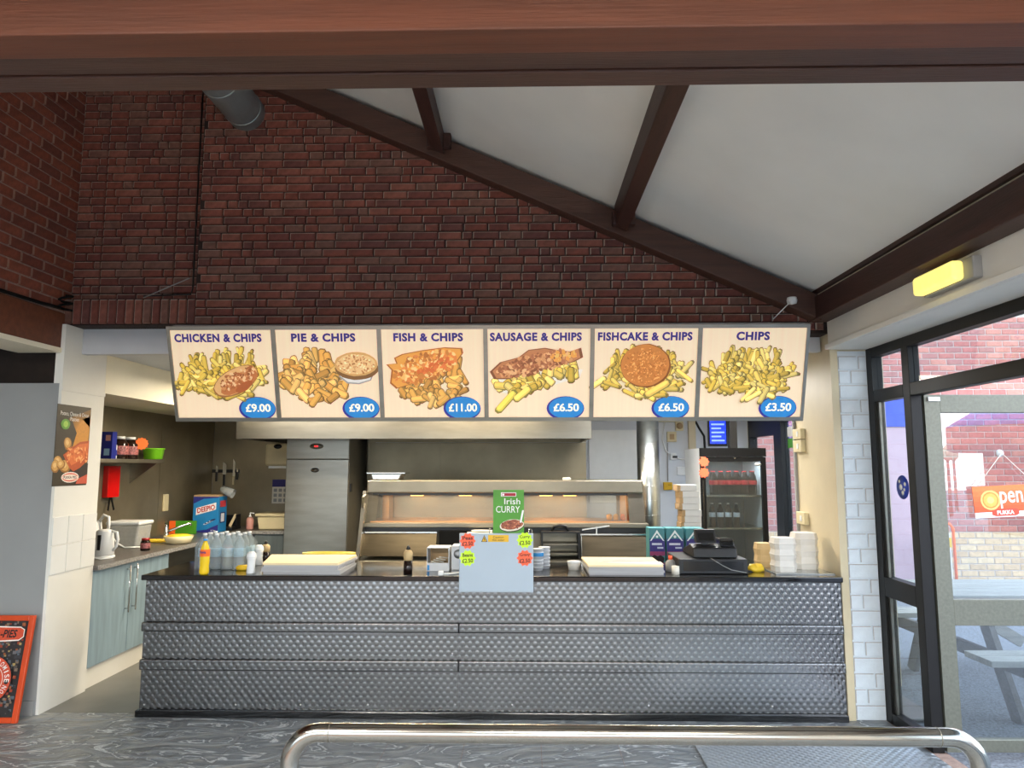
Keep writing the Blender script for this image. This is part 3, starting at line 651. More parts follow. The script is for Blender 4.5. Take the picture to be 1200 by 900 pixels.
for i, (ttl, price, bx) in enumerate(MENU):
    x0 = SX0+PWD*i+.012; wd = PWD-.024
    m = MB(); m.add([sp(x0, .97, -.003), sp(x0+wd, .97, -.003), sp(x0+wd, .03, -.003), sp(x0, .03, -.003), sp(x0, .97, .0002), sp(x0+wd, .97, .0002), sp(x0+wd, .03, .0002), sp(x0, .03, .0002)],
                    [(3,2,1,0),(4,5,6,7),(0,1,5,4),(1,2,6,5),(2,3,7,6),(3,0,4,7)])
    pan = lab(m.build('menu_panel', 'menu_panel', sign), 'backlit menu panel for '+ttl.lower())
    p = Print(x0, wd); p.rnd = random.Random(11+i)
    if i in (0, 4, 5): p.heap(HEAP, 150, YEL, (.12, .24), (.036, .055))
    if i == 0:
        p.blob(.62, .57, .255, .125, -.5, (150, 96, 50), 18, .03); p.blob(.62, .565, .245, .115, -.5, (206, 160, 104), 18, .03)
        p.blob(.65, .585, .21, .085, -.5, (176, 104, 56), 16, .05); p.crumbs(.63, .54, .22, .085, -.5, 130, [(140, 78, 40), (190, 130, 80), (216, 176, 130), (160, 92, 50)]); p.blob(.7, .63, .10, .04, -.6, (160, 84, 42), 12, .1)
    if i == 1:
        p.heap([(.05, .55), (.12, .38), (.28, .30), (.42, .25), (.52, .38), (.62, .54), (.70, .68), (.6, .76), (.4, .80), (.2, .72), (.07, .64)], 75, TAN, (.14, .22), (.06, .085))
        p.shape([(.60, .52), (.68, .60), (.80, .61), (.92, .57), (.97, .46)], (150, 146, 140)); p.shape([(.62, .52), (.69, .585), (.80, .595), (.91, .56), (.95, .47)], (206, 202, 196))
        p.blob(.785, .44, .215, .115, .0, (120, 82, 44), 22, .02); p.blob(.78, .395, .215, .12, .0, (196, 150, 90), 22, .02); p.blob(.78, .395, .19, .10, .0, (214, 176, 122), 22, .03)
        p.crumbs(.78, .395, .2, .105, 0, 110, [(170, 112, 60), (236, 208, 160), (190, 138, 84)], (.006, .014))
    if i == 2:
        p.heap([(.14, .68), (.3, .60), (.55, .48), (.78, .36), (.82, .55), (.8, .68), (.66, .78), (.5, .82), (.3, .76)], 62, TAN, (.12, .22), (.05, .07))
        for k, cc in ((1.0, (160, 92, 36)), (.95, (214, 148, 66))):
            pts = [(.04, .40), (.09, .46), (.07, .60), (.13, .66), (.28, .61), (.42, .52), (.58, .46), (.74, .37), (.80, .28), (.79, .23), (.62, .22), (.40, .25), (.2, .29), (.12, .33), (.14, .39)]
            cx, cy = .42, .43; p.shape([(cx+(x-cx)*k, cy+(y-cy)*k) for x, y in pts], cc)
        p.crumbs(.43, .425, .36, .15, -.32, 300, [(224, 172, 98), (190, 120, 54), (204, 124, 62), (232, 190, 124), (172, 102, 46)], (.012, .03)); p.crumbs(.52, .42, .22, .05, -.36, 40, [(198, 100, 48), (208, 112, 56)], (.015, .03))
    if i == 3:
        p.shape([(.03, .55), (.12, .70), (.30, .74), (.90, .54), (.93, .46), (.5, .40)], (222, 212, 196))
        p.heap([(.04, .56), (.2, .58), (.5, .46), (.88, .40), (.9, .50), (.66, .58), (.5, .66), (.3, .73), (.12, .68)], 48, YEL, (.10, .17), (.06, .085), (-1.4, 1.2))
        p.chip(.18, .80, .30, .075, -.85, (206, 188, 80)); p.chip(.34, .72, .22, .07, -.7, (220, 196, 96))
        for k, cc in ((1.0, (120, 70, 40)), (.94, (178, 116, 74))):
            pts = [(.02, .48), (.06, .56), (.2, .56), (.36, .50), (.6, .44), (.84, .38), (.93, .33), (.91, .23), (.8, .27), (.66, .25), (.56, .23), (.40, .25), (.3, .33), (.12, .38)]
            cx, cy = .47, .38; p.shape([(cx+(x-cx)*k, cy+(y-cy)*k) for x, y in pts], cc)
        p.crumbs(.47, .395, .43, .105, -.24, 300, [(196, 140, 92), (150, 88, 54), (214, 166, 116), (168, 104, 70), (130, 76, 46)], (.010, .028)); p.crumbs(.74, .31, .14, .05, -.2, 30, [(216, 150, 70), (226, 176, 96)], (.012, .028))
    if i == 4:
        p.blob(.50, .42, .245, .215, 0, (128, 72, 28), 26, .02); p.blob(.495, .415, .235, .205, 0, (188, 118, 54), 26, .02)
        p.crumbs(.495, .415, .225, .195, 0, 330, [(206, 140, 70), (168, 98, 42), (222, 166, 96), (180, 108, 48)], (.006, .013))
        p.chip(.62, .66, .30, .075, -.55, YEL[0])
    p.mb.build('food_picture', 'print_lit', pan)
    q = Print(x0, wd); q.d = .009
    q.blob(bx-.008, .872, .185, .122, 0, (44, 40, 130), 28, 0); q.blob(bx, .865, .172, .110, 0, (36, 122, 186), 28, 0)
    bo = q.mb.build('price_badge', 'print_lit', pan)
    text(pan, price, sp(x0+wd*bx, .862, .0092), SU, SV, wd*(.25 if len(price) < 6 else .28), SH*.088, 'sign_cream', 'price', .022, .0006, spacing=.97)
    cxs = (.47, .47, .46, .47, .49, .49)[i]
    text(pan, ttl, sp(x0+wd*cxs, .115, .001), SU, SV, wd*WID[i], SH*.090, 'sign_navy', 'title', .045, .0006, spacing=1.1, words=True)
# ------------------------------------------------------------------ queue rail
t = thing('queue_rail', 'polished steel tube queue rail across the foreground', 'rail', (.26, 2.1, 0))
YR = 2.13; ZR = .885
xl = PY(340, 870, YR).x; xr = PY(1148, 880, YR).x; rr = .026; br = .085
pts = [(xl, YR, .0), (xl, YR, ZR-br)]
for k in range(1, 9): a = math.pi*(1-.5*k/8); pts.append((xl+br+br*math.cos(a), YR, ZR-br+br*math.sin(a)))
mid = len(pts)
for k in range(0, 9): a = math.pi*(.5-.5*k/8); pts.append((xr-br+br*math.cos(a), YR, ZR-br+br*math.sin(a)))
pts.append((xr, YR, .0))
MB().tube(pts, rr, 20).build('bent_tube', 'rail_steel', t)
for x in (xl, xr): MB().lathe([(.05, 0), (.05, .008), (.03, .012)], (x, YR, 0), 20).build('floor_flange', 'rail_steel', t)
for x in (xl+br+.03, xr-br-.03): MB().lathe([(rr+.0006, -.0012), (rr+.0006, .0012)], (x, YR, ZR), 20, 'x').build('joint_ring', 'steel_dull', t)
# ------------------------------------------------------------------ doormat
a = PZ(812, 872, 0)
mt = tag(B(a.x, 2.27, 3.05, a.y, 0, .012).build('door_mat', 'checker_plate', None, .003), 'studded metal door mat on the slate floor by the door', 'mat')
# ------------------------------------------------------------------ emergency light over the door
t = thing('emergency_light', 'small yellow lit bulkhead light on the white wall over the door', 'wall light', (2.06, 3.4, 2.5))
B(2.035, 2.08, 3.19, 3.60, 2.50, 2.605).build('base', 'plastic_grey', t, .006); B(1.975, 2.035, 3.25, 3.595, 2.505, 2.60).build('diffuser', 'emergency_lens', t, .018, 3)
# ------------------------------------------------------------------ duct into the gable
c = PY(290, 134, 4.9)
t = thing('ventilation_duct', 'fat grey round duct running into the brick gable under the roof', 'duct', (c.x, 3.5, c.z-.135))
MB().tube([(c.x, 4.887, c.z), (c.x, 1.97, c.z)], .135, 28).build('pipe', 'duct_grey', t)
for k in range(7): MB().lathe([(.135, -.006), (.138, 0), (.135, .006)], (c.x, 4.8-.38*k, c.z), 28, 'y').build('seam', 'duct_grey', t)
# cables on the brick
yb = 4.845; pts = [PX(0, 335, XW+.03), PX(30, 347, XW+.03), PX(60, 354, XW+.03), PX(80, 350, XW+.035)]
t = thing('black_cable', 'thick black cable lying along the left timber beam', 'cable', (XW+.03, 4.4, 2.72))
MB().tube([(XW+.022, 2.0, 2.733), (XW+.022, 4.2, 2.733), (XW+.03, 4.6, 2.735), (XW+.03, 4.80, 2.745)], .012, 8).build('run', 'black_matt', t)
cc = Vector((XW+.05, 4.83, 2.76))
MB().tube([cc+Vector((.045*math.cos(k*.5), .025*math.sin(k*.5), -.03+.004*k)) for k in range(30)], .009, 8).build('coil', 'black_matt', t)
p0 = PY(228, 110, YG-.01); p1 = PY(223, 350, YG-.01); p2 = PY(168, 350, YG-.02)
t = tag(MB().tube([(XREC-.02, YG-.006, 4.38), (XREC-.02, YG-.006, 2.90), (XREC-.025, YG-.02, 2.855), (p2.x, YG-.02, 2.845)], .006, 6).build('thin_cable', 'black_plastic', None), 'thin dark cable down the step in the brick gable', 'cable')
t = tag(MB().tube([PY(222, 326, YG-.03), PY(168, 349, YG-.03)], .004, 6).build('thin_rod', 'plastic_grey', None), 'thin pale wire slanting across the bricks above the upright course', 'wire')
p = PY(928, 352, 4.74)
t = thing('ceiling_sensor', 'small round white sensor at the foot of the gable rafter', 'sensor', (p.x, p.y, p.z-.03))
MB().lathe([(.0, -.03), (.03, -.022), (.035, 0), (.03, .02), (0, .022)], (p.x, p.y, p.z), 16).build('body', 'plastic_white', t)
MB().tube([p, PY(906, 374, 4.76)], .004, 6).build('wire', 'plastic_white', t)
# ------------------------------------------------------------------ posters on the left
ZW = 1.65
pt = thing('pasty_poster', 'tall food poster with potatoes and an orange pasty on white wall', 'poster', (-3.245, 5.0, 1.55))
a = PX(68, 473, -3.246); b_ = PX(107, 477, -3.246); zb = PX(64, 570, -3.246).z; zt = a.z
y0, y1 = a.y, b_.y
base = B(-3.249, -3.246, y0, y1, zb, zt).build('sheet', 'print_poster', pt)
class FPrint:
    def __init__(s, O, u, v, wd, ht): s.mb = MB(); s.O = Vector(O); s.u = Vector(u); s.v = Vector(v); s.w = wd; s.h = ht; s.n = s.u.cross(s.v); s.d = .0003; s.rnd = random.Random(5)
    def shape(s, pts, col):
        s.mb.col = rgb(*col); s.mb.poly([s.O+s.u*(x*s.w)+s.v*((1-y)*s.h)+s.n*s.d for x, y in pts]); s.d += .00004
    def blob(s, cx, cy, rx, ry, rot, col, n=16, jit=.05):
        ca, sa = math.cos(rot), math.sin(rot); pts = []; asp = s.w/s.h
        for k in range(n):
            a_ = -2*math.pi*k/n; q = 1+s.rnd.uniform(-jit, jit); x = rx*math.cos(a_)*q; y = ry*math.sin(a_)*q
            pts.append((cx+x*ca-y*sa, cy+(x*sa+y*ca)*asp))
        s.shape(pts, col)
    def rectp(s, x0, y0, x1, y1, col): s.shape([(x0, y1), (x1, y1), (x1, y0), (x0, y0)], col)
fp = FPrint((-3.246, y0, zb), (0, 1, 0), (0, 0, 1), y1-y0, zt-zb)
fp.rectp(0, 0, 1, 1, (52, 42, 26))
for k in range(9): fp.shape([(.3, .55), (.55+.05*k, .55), (1, .50-.05*k), (1, .02+.03*k), (.35+.05*k, .16)], (120+11*k, 84+7*k, 30+2*k))
fp.shape([(0, .55), (.5, .52), (.6, .34), (.45, .2), (0, .15)], (46, 34, 20))
for (x, y, rx, ry, rot) in ((.36, .48, .13, .11, .9), (.12, .7, .13, .1, .3), (.05, .76, .12, .12, 0), (.32, .76, .16, .12, .2), (.2, .74, .12, .09, 0)):
    fp.blob(x, y, rx, ry, rot, (150, 100, 40)); fp.blob(x-.01, y-.01, rx*.8, ry*.8, rot, (206, 156, 84)); fp.blob(x-.02, y-.015, rx*.4, ry*.4, rot, (226, 188, 124))
fp.shape([(.24, .62), (.45, .78), (.62, .84), (1, .68), (1, .43), (.72, .45), (.5, .52)], (184, 80, 34)); fp.shape([(.3, .61), (.5, .75), (.96, .64), (.98, .46), (.72, .48), (.5, .55)], (216, 110, 52))
for _ in range(60):
    x = fp.rnd.uniform(.36, .96); y = fp.rnd.uniform(.52, .70); fp.blob(x, y, fp.rnd.uniform(.02, .05), .02, fp.rnd.uniform(0, 3), fp.rnd.choice([(236, 150, 84), (190, 84, 34), (226, 128, 66), (240, 172, 110)]), 8, .2)
fp.shape([(.5, .84), (.66, .98), (1, .98), (1, .72)], (40, 28, 22)); fp.shape([(.66, .98), (.7, .92), (1, .86), (1, .98)], (196, 84, 60))
fp.blob(.24, .24, .13, .10, 0, (96, 156, 50)); fp.blob(.25, .24, .07, .06, 0, (160, 200, 80))
fp.blob(.48, .895, .26, .10, 0, (240, 226, 214), 20, .0); fp.blob(.48, .895, .235, .08, 0, (214, 96, 70), 20, 0); fp.blob(.48, .895, .225, .055, 0, (240, 220, 206), 20, 0)
fp.mb.build('picture', 'print', base)
ux, vz = (0, 1, 0), (0, 0, 1); cy = (y0+y1)/2
text(base, 'Potato, Cheese & Onion', (-3.246+.003, cy, zt-(zt-zb)*.11), ux, vz, (y1-y0)*.84, .032, 'ink_white', depth=.001)
text(base, 'Pasties', (-3.246+.003, cy, zt-(zt-zb)*.17), ux, vz, (y1-y0)*.26, .028, 'ink_white', depth=.001)
text(base, 'PUKKA PIES', (-3.246+.003, y0+(y1-y0)*.48, zt-(zt-zb)*.895), ux, vz, (y1-y0)*.38, .02, 'ink_black', bold=.02, depth=.0012)
# framed pie poster leaning on the grey wall
fr_x1 = PZ(24, 846, 0).x
Lp = .78; lean = R(9)
px0, px1 = fr_x1-.46, fr_x1
T_ = Matrix.Translation((0, 4.70, .002)) @ Matrix.Rotation(-lean, 4, 'X') @ Matrix.Shear('XZ', 4, (.0, .0)) 
t = thing('framed_pie_poster', 'orange framed pie poster leaning against the grey wall on the floor', 'picture frame', (px0+.23, 4.72, 0))
hgt = .66
def fpart(nm, mt_, *a): return B(*a).xf(T_).build(nm, mt_, t, .004)
fpart('frame_side', 'orange_frame', px0, px0+.035, -.012, .012, 0, hgt); fpart('frame_side', 'orange_frame', px1-.035, px1, -.012, .012, 0, hgt)
fpart('frame_top', 'orange_frame', px0+.035, px1-.035, -.012, .012, hgt-.035, hgt); fpart('frame_bottom', 'orange_frame', px0+.035, px1-.035, -.012, .012, 0, .035)
pic = fpart('poster_sheet', 'black_matt', px0+.03, px1-.03, -.002, .006, .03, hgt-.03)
up = (T_ @ Vector((0, 0, 1)))-(T_ @ Vector((0, 0, 0)))
fp = FPrint(T_ @ Vector((px0+.035, -.0025, .035)), (1, 0, 0), up, .39, hgt-.07)
fp.rectp(0, 0, 1, 1, (44, 40, 40))
for _ in range(420):
    x = fp.rnd.uniform(.0, .94); y = fp.rnd.uniform(.0, .96); s_ = fp.rnd.uniform(.02, .06)
    fp.rectp(x, y, x+s_, y+s_*.6, fp.rnd.choice([(84, 74, 70), (130, 108, 90), (60, 56, 60), (160, 90, 50), (176, 150, 90), (36, 34, 36), (110, 106, 108), (150, 60, 36), (90, 100, 110)]))
ctr = (.5, .62)
for r_, cc_ in ((.40, (30, 26, 26)), (.385, (206, 76, 44)), (.25, (240, 226, 214)), (.24, (206, 76, 44)), (.20, (26, 24, 24))): fp.blob(ctr[0], ctr[1], r_, r_, 0, cc_, 36, 0)
for s_ in (-1, 1): fp.blob(ctr[0]+s_*.315, ctr[1]+.02, .035, .035, 0, (30, 26, 26), 14, 0)
fp.shape([(.02, .2), (.1, .24), (.9, .21), (.98, .17), (.98, .09), (.9, .06), (.1, .05), (.02, .09)], (240, 230, 220)); fp.shape([(.035, .19), (.1, .225), (.9, .197), (.965, .165), (.965, .095), (.9, .073), (.1, .065), (.035, .1)], (206, 76, 44))
fp.rectp(.44, .54, .56, .70, (236, 230, 222)); dd = fp.d; fp.mb.build('artwork', 'print', pic)
def fpos(x, y): return fp.O+fp.u*(x*fp.w)+fp.v*((1-y)*fp.h)
text(pic, 'PUKKA-PIES', fpos(.5, .135), fp.u, fp.v, .28, .05, 'ink_black', bold=.03, depth=dd+.0008, shear=.2)
for wd_, a0, sg in (('PROMISE', 38, -1), ('TION', -40, 1)):
    for k, ch in enumerate(wd_):
        if ch == ' ': continue
        a_ = R(a0-13*(k-(len(wd_)-1)/2)*1.0) if sg < 0 else R(a0+13*(k-(len(wd_)-1)/2))
        if sg > 0: a_ = R(a0-(-13)*(k-(len(wd_)-1)/2))
        pos = fpos(ctr[0], ctr[1])+(fp.u*math.cos(a_)+fp.v*math.sin(a_))*(.318*fp.w)
        rad = (fp.u*math.cos(a_)+fp.v*math.sin(a_)); tan = fp.v.cross(fp.n)
        vv = rad if sg < 0 else -rad; uu = vv.cross(fp.n)
        text(pic, ch, pos, uu, vv,   .019 if ch != 'I' else .007, .032, 'ink_white', bold=.01, depth=dd+.0008)
# ------------------------------------------------------------------ kitchen ceiling lights, plus unseen hall battens added for fill
def batten(loc, ln, axis, power, lab_, col=(1.0, .93, .82), hang=0, cat='ceiling light', tube='tube_light'):
    x, y, z = loc; hx, hy = (ln/2, .05) if axis == 'x' else (.05, ln/2)
    t = thing('ceiling_light', lab_, cat, (x, y, z-.09), 'fluorescent ceiling lights')
    B(x-hx, x+hx, y-hy, y+hy, z-.05, z).build('body', 'plastic_white', t, .005)
    tx = [(x-hx+.03, y, z-.07), (x+hx-.03, y, z-.07)] if axis == 'x' else [(x, y-hy+.03, z-.07), (x, y+hy-.03, z-.07)]
    MB().tube(tx, .018, 12).build('tube', tube, t)
    for q in tx: MB().box(q[0]-.02, q[0]+.02, q[1]-.02, q[1]+.02, q[2]-.02, z-.05).build('tube_holder', 'plastic_white', t)
    if hang:
        for s_ in (-.7, .7): MB().tube([(x+hx*s_, y, z), (x+hx*s_, y, z+hang)], .006, 6).build('hanger', 'plastic_grey', t)
    d = bpy.data.lights.new('lamp', 'AREA'); d.shape = 'RECTANGLE'; d.size = ln if axis == 'x' else .08; d.size_y = .08 if axis == 'x' else ln
    d.energy = power; d.color = col; o = bpy.data.objects.new('lamp', d); C.objects.link(o); o.parent = t; o.location = (0, 0, -.005)
    return t
KP = 60
batten((-2.2, 6.6, 2.5), 1.5, 'x', KP*1.2, 'fluorescent light on kitchen ceiling over the sink', (1, .86, .64))
batten((-.6, 6.05, 2.5), 1.5, 'x', KP, 'fluorescent light on kitchen ceiling over the frying range', (1, .82, .56))
batten((1.45, 6.4, 2.5), 1.5, 'x', KP*1.3, 'fluorescent light on kitchen ceiling over the till', (1, .98, .95))
CP = 175  # battens out of view, added to brighten the customer side
for x, y, lb in ((-1.9, -.4, 'left'), (.5, -.4, 'right')):
    batten((x, y, 2.95), 1.5, 'x', CP, 'added fluorescent fill light hung from the roof on the '+lb+' of the seating side', (1, .95, .88), roof_z(x)+.20-2.95, tube='tube_fill_hall')
# ------------------------------------------------------------------ sink run along the left wall
XF = -3.252; ZT = .90; FRX = PY(334, 580, 7.9).x
cab = thing('base_cabinet', 'pale blue wood effect cupboard with two tall doors', 'cabinet', (-3.5, 5.85, 0))
B(KL+.004, XF-.02, 5.365, 6.50, .15, .862).build('carcass', 'cabinet_grey', cab)
B(KL+.05, XF-.045, 5.365, 6.50, 0, .15).build('kickboard', 'white_paint', cab)
B(XF-.044, XF-.024, 5.365, 6.50, 0.0, .149).build('kick_panel', 'white_paint', cab)
ym = PX(151, 700, XF).y
for a, b_ in ((5.37, ym-.002), (ym+.002, 6.50)):
    d = B(XF-.02, XF, a, b_, .155, .862).build('door', 'cabinet_blue', cab, .002)
    yy = b_-.05 if a < 5.4 else a+.05
    MB().tube([(XF+.0, yy, .50), (XF+.03, yy, .50), (XF+.03, yy, .49)], .005, 8).tube([(XF, yy, .81), (XF+.03, yy, .81)], .005, 8).tube([(XF+.03, yy, .47), (XF+.03, yy, .84)], .006, 8).build('handle', 'chrome', d)
sk = thing('sink_unit', 'stainless steel sink base with an open space under it', 'sink', (-3.5, 7.2, 0))
B(KL+.004, XF-.002, 6.51, 8.20, .60, .862).build('apron', 'steel', sk); 
for yy in (6.55, 8.15): B(XF-.05, XF-.01, yy-.02, yy+.02, 0, .60).build('leg', 'steel', sk)
for yy in (6.55, 8.15): B(KL+.05, KL+.09, yy-.02, yy+.02, 0, .60).build('leg', 'steel', sk)
bc = tag(B(-3.13, FRX-.006, 8.22, KB-.01, 0, .862).build('corner_cabinet', 'cabinet_grey', None, .002), 'grey blue cupboard on the back wall beside the steel fridge', 'cabinet')
wt = thing('kitchen_worktop', 'speckled grey worktop running round the kitchen corner', 'worktop', (-3.5, 7, .865))
B(KL+.002, XF+.035, 5.365, KB-.012, .866, ZT).box(XF+.035, FRX-.006, 8.20, KB-.012, .866, ZT).build('slab', 'worktop_granite', wt)
B(XF+.035, XF+.04, 5.365, 8.20, .866, ZT).box(XF+.04, FRX-.006, 8.195, 8.20, .866, ZT).build('edge_strip', 'worktop_edge', wt)
WT = ZT+.0005
def on(px, py): return PZ(px, py, WT)
# kettle
p = on(121, 654); p.z = WT; kz = WT
t = thing('kettle', 'white plastic jug kettle in front of the clear tub', 'kettle', p)
MB().lathe([(.075, 0), (.085, .004), (.085, .018), (.07, .024)], p, 22).build('power_base', 'plastic_white', t)
MB().lathe([(.07, .025), (.078, .03), (.072, .12), (.062, .21), (.058, .222), (.03, .23), (0, .232)], p, 24).build('jug', 'plastic_white', t)
MB().tube([p+Vector((.055, 0, .215)), p+Vector((.10, .0, .205)), p+Vector((.112, 0, .15)), p+Vector((.10, 0, .09)), p+Vector((.072, 0, .06))], .011, 8).build('handle', 'plastic_white', t)
MB().prism([(-.02, .20), (-.095, .215), (-.06, .15)], 'y', -.02, .02).xf(Matrix.Translation(p)).build('spout', 'plastic_white', t)
B(p.x-.012, p.x+.012, p.y-.077, p.y-.066, kz+.07, kz+.19).build('water_gauge', 'black_plastic', t)
MB().tube([p+Vector((.09, -.02, .006)), p+Vector((.05, -.12, .006)), p+Vector((-.03, -.13, .03)), p+Vector((-.10, -.12, .005)), p+Vector((-.16, -.05, .006))], .006, 6).build('flex', 'plastic_white', t)
p = on(108, 645); p.z = WT
t = thing('second_kettle', 'white kettle half hidden behind the return wall, only its handle showing', 'kettle', p)
MB().lathe([(.08, 0), (.085, .004), (.085, .018), (.07, .024)], p, 22).build('power_base', 'plastic_white', t)
MB().lathe([(.07, .025), (.08, .03), (.072, .14), (.06, .25), (.03, .262), (0, .265)], p, 22).build('jug', 'plastic_white', t)
MB().tube([p+Vector((.05, 0, .25)), p+Vector((.085, 0, .31)), p+Vector((.13, 0, .29)), p+Vector((.135, 0, .2)), p+Vector((.076, 0, .10))], .014, 8).build('handle', 'plastic_white', t)
# clear tub, jar, banana-yellow cloths, tap, yellow dish
p = on(151, 640); p.z = WT; t = thing('clear_tub', 'clear plastic tub with a white lid on the worktop', 'tub', p)
MB().prism([(-.13, 0), (.13, 0), (.15, .20), (-.15, .20)], 'y', -.12, .12).xf(Matrix.Translation(p)).build('tub', 'cloudy_plastic', t, .02, 3)
B(p.x-.16, p.x+.16, p.y-.13, p.y+.13, WT+.2, WT+.235).build('lid', 'plastic_white', t, .015, 3)
MB().tube([p+Vector((-.14, -.14, .17)), p+Vector((.0, -.2, .05)), p+Vector((.08, -.21, .01)), p+Vector((.2, -.17, .012))], .007, 6).build('cord', 'plastic_white', t)
p = on(170, 645); p.z = WT; t = thing('sauce_jar', 'small dark jar with a red and white label on the worktop', 'jar', p)
MB().lathe([(.036, 0), (.04, .005), (.04, .075), (.03, .09), (.03, .095), (0, .095)], p, 18).build('jar', 'bottle_dark', t)
MB().lathe([(.0405, .02), (.0408, .021), (.0408, .065), (.0405, .066)], p, 18).build('paper_label', 'print_jar', t); MB().lathe([(.032, .09), (.032, .106), (0, .107)], p, 18).build('lid', 'red_dark', t)
p = on(180, 636); p.z = WT; tag(MB().tube([p+Vector((-.1, -.08, .018)), p+Vector((-.02, -.02, .02)), p+Vector((.07, .0, .018)), p+Vector((.14, .03, .016))], [.012, .02, .02, .008], 8).build('yellow_brush', 'yellow', None), 'short yellow brush lying beside the dark jar', 'brush')
p = on(194, 632); p.z = WT; t = thing('mixer_tap', 'chrome sink mixer tap with a long swivel spout', 'tap', p)
MB().lathe([(.03, 0), (.03, .01), (.022, .02), (.022, .12), (.02, .14), (0, .145)], p, 16).build('body', 'chrome', t)
MB().tube([p+Vector((0, 0, .07)), p+Vector((.04, .02, .09)), PY(221, 613.5, p.y+.15), PY(223, 613, p.y+.16), PY(223.5, 616, p.y+.16)], .013, 10).build('spout', 'chrome', t)
MB().bar(p+Vector((0, 0, .14)), p+Vector((.02, -.05, .175)), .02, .012).build('lever', 'chrome', t)
p = on(209, 637); p.z = WT; t = thing('yellow_dish', 'white edged dish holding yellow sponge on the drainer', 'dish', p)
MB().lathe([(.08, 0), (.10, .01), (.125, .075), (.12, .075), (.095, .02), (0, .018)], p, 22, sx=1.1).build('dish', 'plastic_cream', t)
MB().lathe([(.09, .02), (.112, .065), (.09, .085), (0, .09)], p, 16, sx=1.05).build('sponge', 'yellow', t)
p = on(208, 625.5); p.z = WT; t = thing('sponge_packet', 'green and orange packet leaning behind the tap', 'packet', p)
B(p.x-.02, p.x+.20, p.y-.015, p.y+.02, WT, WT+.14).build('sleeve', 'card_green', t); B(p.x-.09, p.x-.02, p.y-.015, p.y+.02, WT, WT+.14).build('end_flap', 'orange_bright', t)
# detergent box
yb = 8.0; a, b_, c_, d_ = rect(226, 582, 256, 622, yb)
p = Vector(((a+b_)/2, yb+.12, WT)); t = thing('detergent_box', 'big blue washing powder box with a brown top', 'box', p)
bw = b_-a; bhh = PY(240, 580, yb).z-WT
body = B(a, b_, yb, yb+.22, WT, WT+bhh-.02).build('carton', 'blue_mid', t, .003); B(a+.002, b_-.002, yb+.002, yb+.218, WT+bhh-.02, WT+bhh).build('top_flap', 'card_brown', t)
fp = FPrint((a, yb-.0006, WT), (1, 0, 0), (0, 0, 1), bw, bhh-.02)
fp.shape([(0, 0), (0, .20), (.4, .06), (1, .03), (1, 0)][::1], (40, 44, 130)); fp.shape([(.12, .52), (.9, .36), (.9, .16), (.12, .32)], (240, 238, 240)); fp.shape([(0, 1), (1, 1), (1, .78), (.55, .92), (0, .97)], (44, 44, 132))
for k in range(9): fp.blob(.62+.035*k-.1, .76-.014*k, .1, .03, -.3, ((226, 230, 240), (80, 100, 150), (30, 40, 90))[k % 3], 10, .1)
fp.mb.build('artwork', 'print', body)
text(body, 'DEEPIO', (a+bw*.51, yb-.001, WT+(bhh-.02)*.66), (1, 0, .22), (-.1, 0, 1), bw*.70, .058, 'ink_red', bold=.03, depth=.0012)
text(body, '6 kg', (a+bw*.82, yb-.001, WT+.02), (1, 0, 0), (0, 0, 1), .055, .02, 'ink_white', bold=.02, depth=.0012)
fp = FPrint((b_+.0006, yb, WT), (0, 1, 0), (0, 0, 1), .22, bhh-.02); fp.rectp(.2, .45, .8, .75, (30, 44, 110)); fp.rectp(.3, .48, .7, .72, (220, 224, 236)); fp.rectp(.15, .12, .85, .3, (200, 60, 70)); fp.mb.build('side_print', 'print', body)
p = Vector((b_-.02, yb+.10, WT+bhh+.012)); t = thing('measuring_jug', 'clear plastic measuring jug tipped over on the detergent box', 'jug', p)
M_ = Matrix.Translation(p+Vector((0, 0, .052))) @ Matrix.Rotation(R(112), 4, 'Y')
MB().lathe([(0, .0), (.045, .0), (.055, .15), (.052, .15), (.042, .006), (0, .006)], (0, 0, 0), 20).xf(M_).build('jug', 'clear_plastic', t)
MB().tube([(.0, .05, .13), (0, .085, .11), (0, .08, .05), (0, .046, .03)], .006, 8).xf(M_).build('handle', 'clear_plastic', t)
# small things near the corner
p = Vector((PY(270, 615, 8.45).x, 8.45, WT)); t = thing('spice_rack', 'small black wire stand with papers on the corner worktop', 'rack', p)
for s_ in (-.09, .09): B(p.x+s_-.006, p.x+s_+.006, p.y-.06, p.y+.06, WT, WT+.17).build('end_frame', 'black_plastic', t)
B(p.x-.1, p.x+.1, p.y-.06, p.y+.06, WT, WT+.025).build('base', 'black_plastic', t); B(p.x-.084, p.x+.084, p.y+.04, p.y+.05, WT+.025, WT+.16).build('back_panel', 'black_plastic', t)
MB().bar((p.x+.0, p.y-.02, WT+.03), (p.x+.07, p.y-.02, WT+.17), .012, .03).build('paper_slip', 'paper_cream', t)
tag(B(p.x-.09, p.x+.11, p.y-.21, p.y-.09, WT, WT+.03).build('black_tray', 'black_plastic', None, .004), 'flat black tray in front of the wire stand', 'tray')
p = Vector((PY(293, 610, 8.4).x, 8.4, WT)); t = thing('soap_bottle', 'pink hand soap pump bottle on the corner worktop', 'bottle', p)
MB().lathe([(.038, 0), (.042, .006), (.042, .11), (.03, .135), (.014, .14)], p, 18).build('bottle', 'soap_pink', t); MB().lathe([(.015, .14), (.015, .16), (.006, .162), (.006, .19), (0, .19)], p, 12).bar(p+Vector((-.005, 0, .19)), p+Vector((.045, 0, .185)), .014, .01).build('pump', 'plastic_white', t)
a, b_, c_, d_ = rect(301, 601, 333, 618, 8.35)
t = thing('hand_basin', 'cream rectangular basin at the corner beside the steel fridge', 'basin', ((a+b_)/2, 8.5, WT))
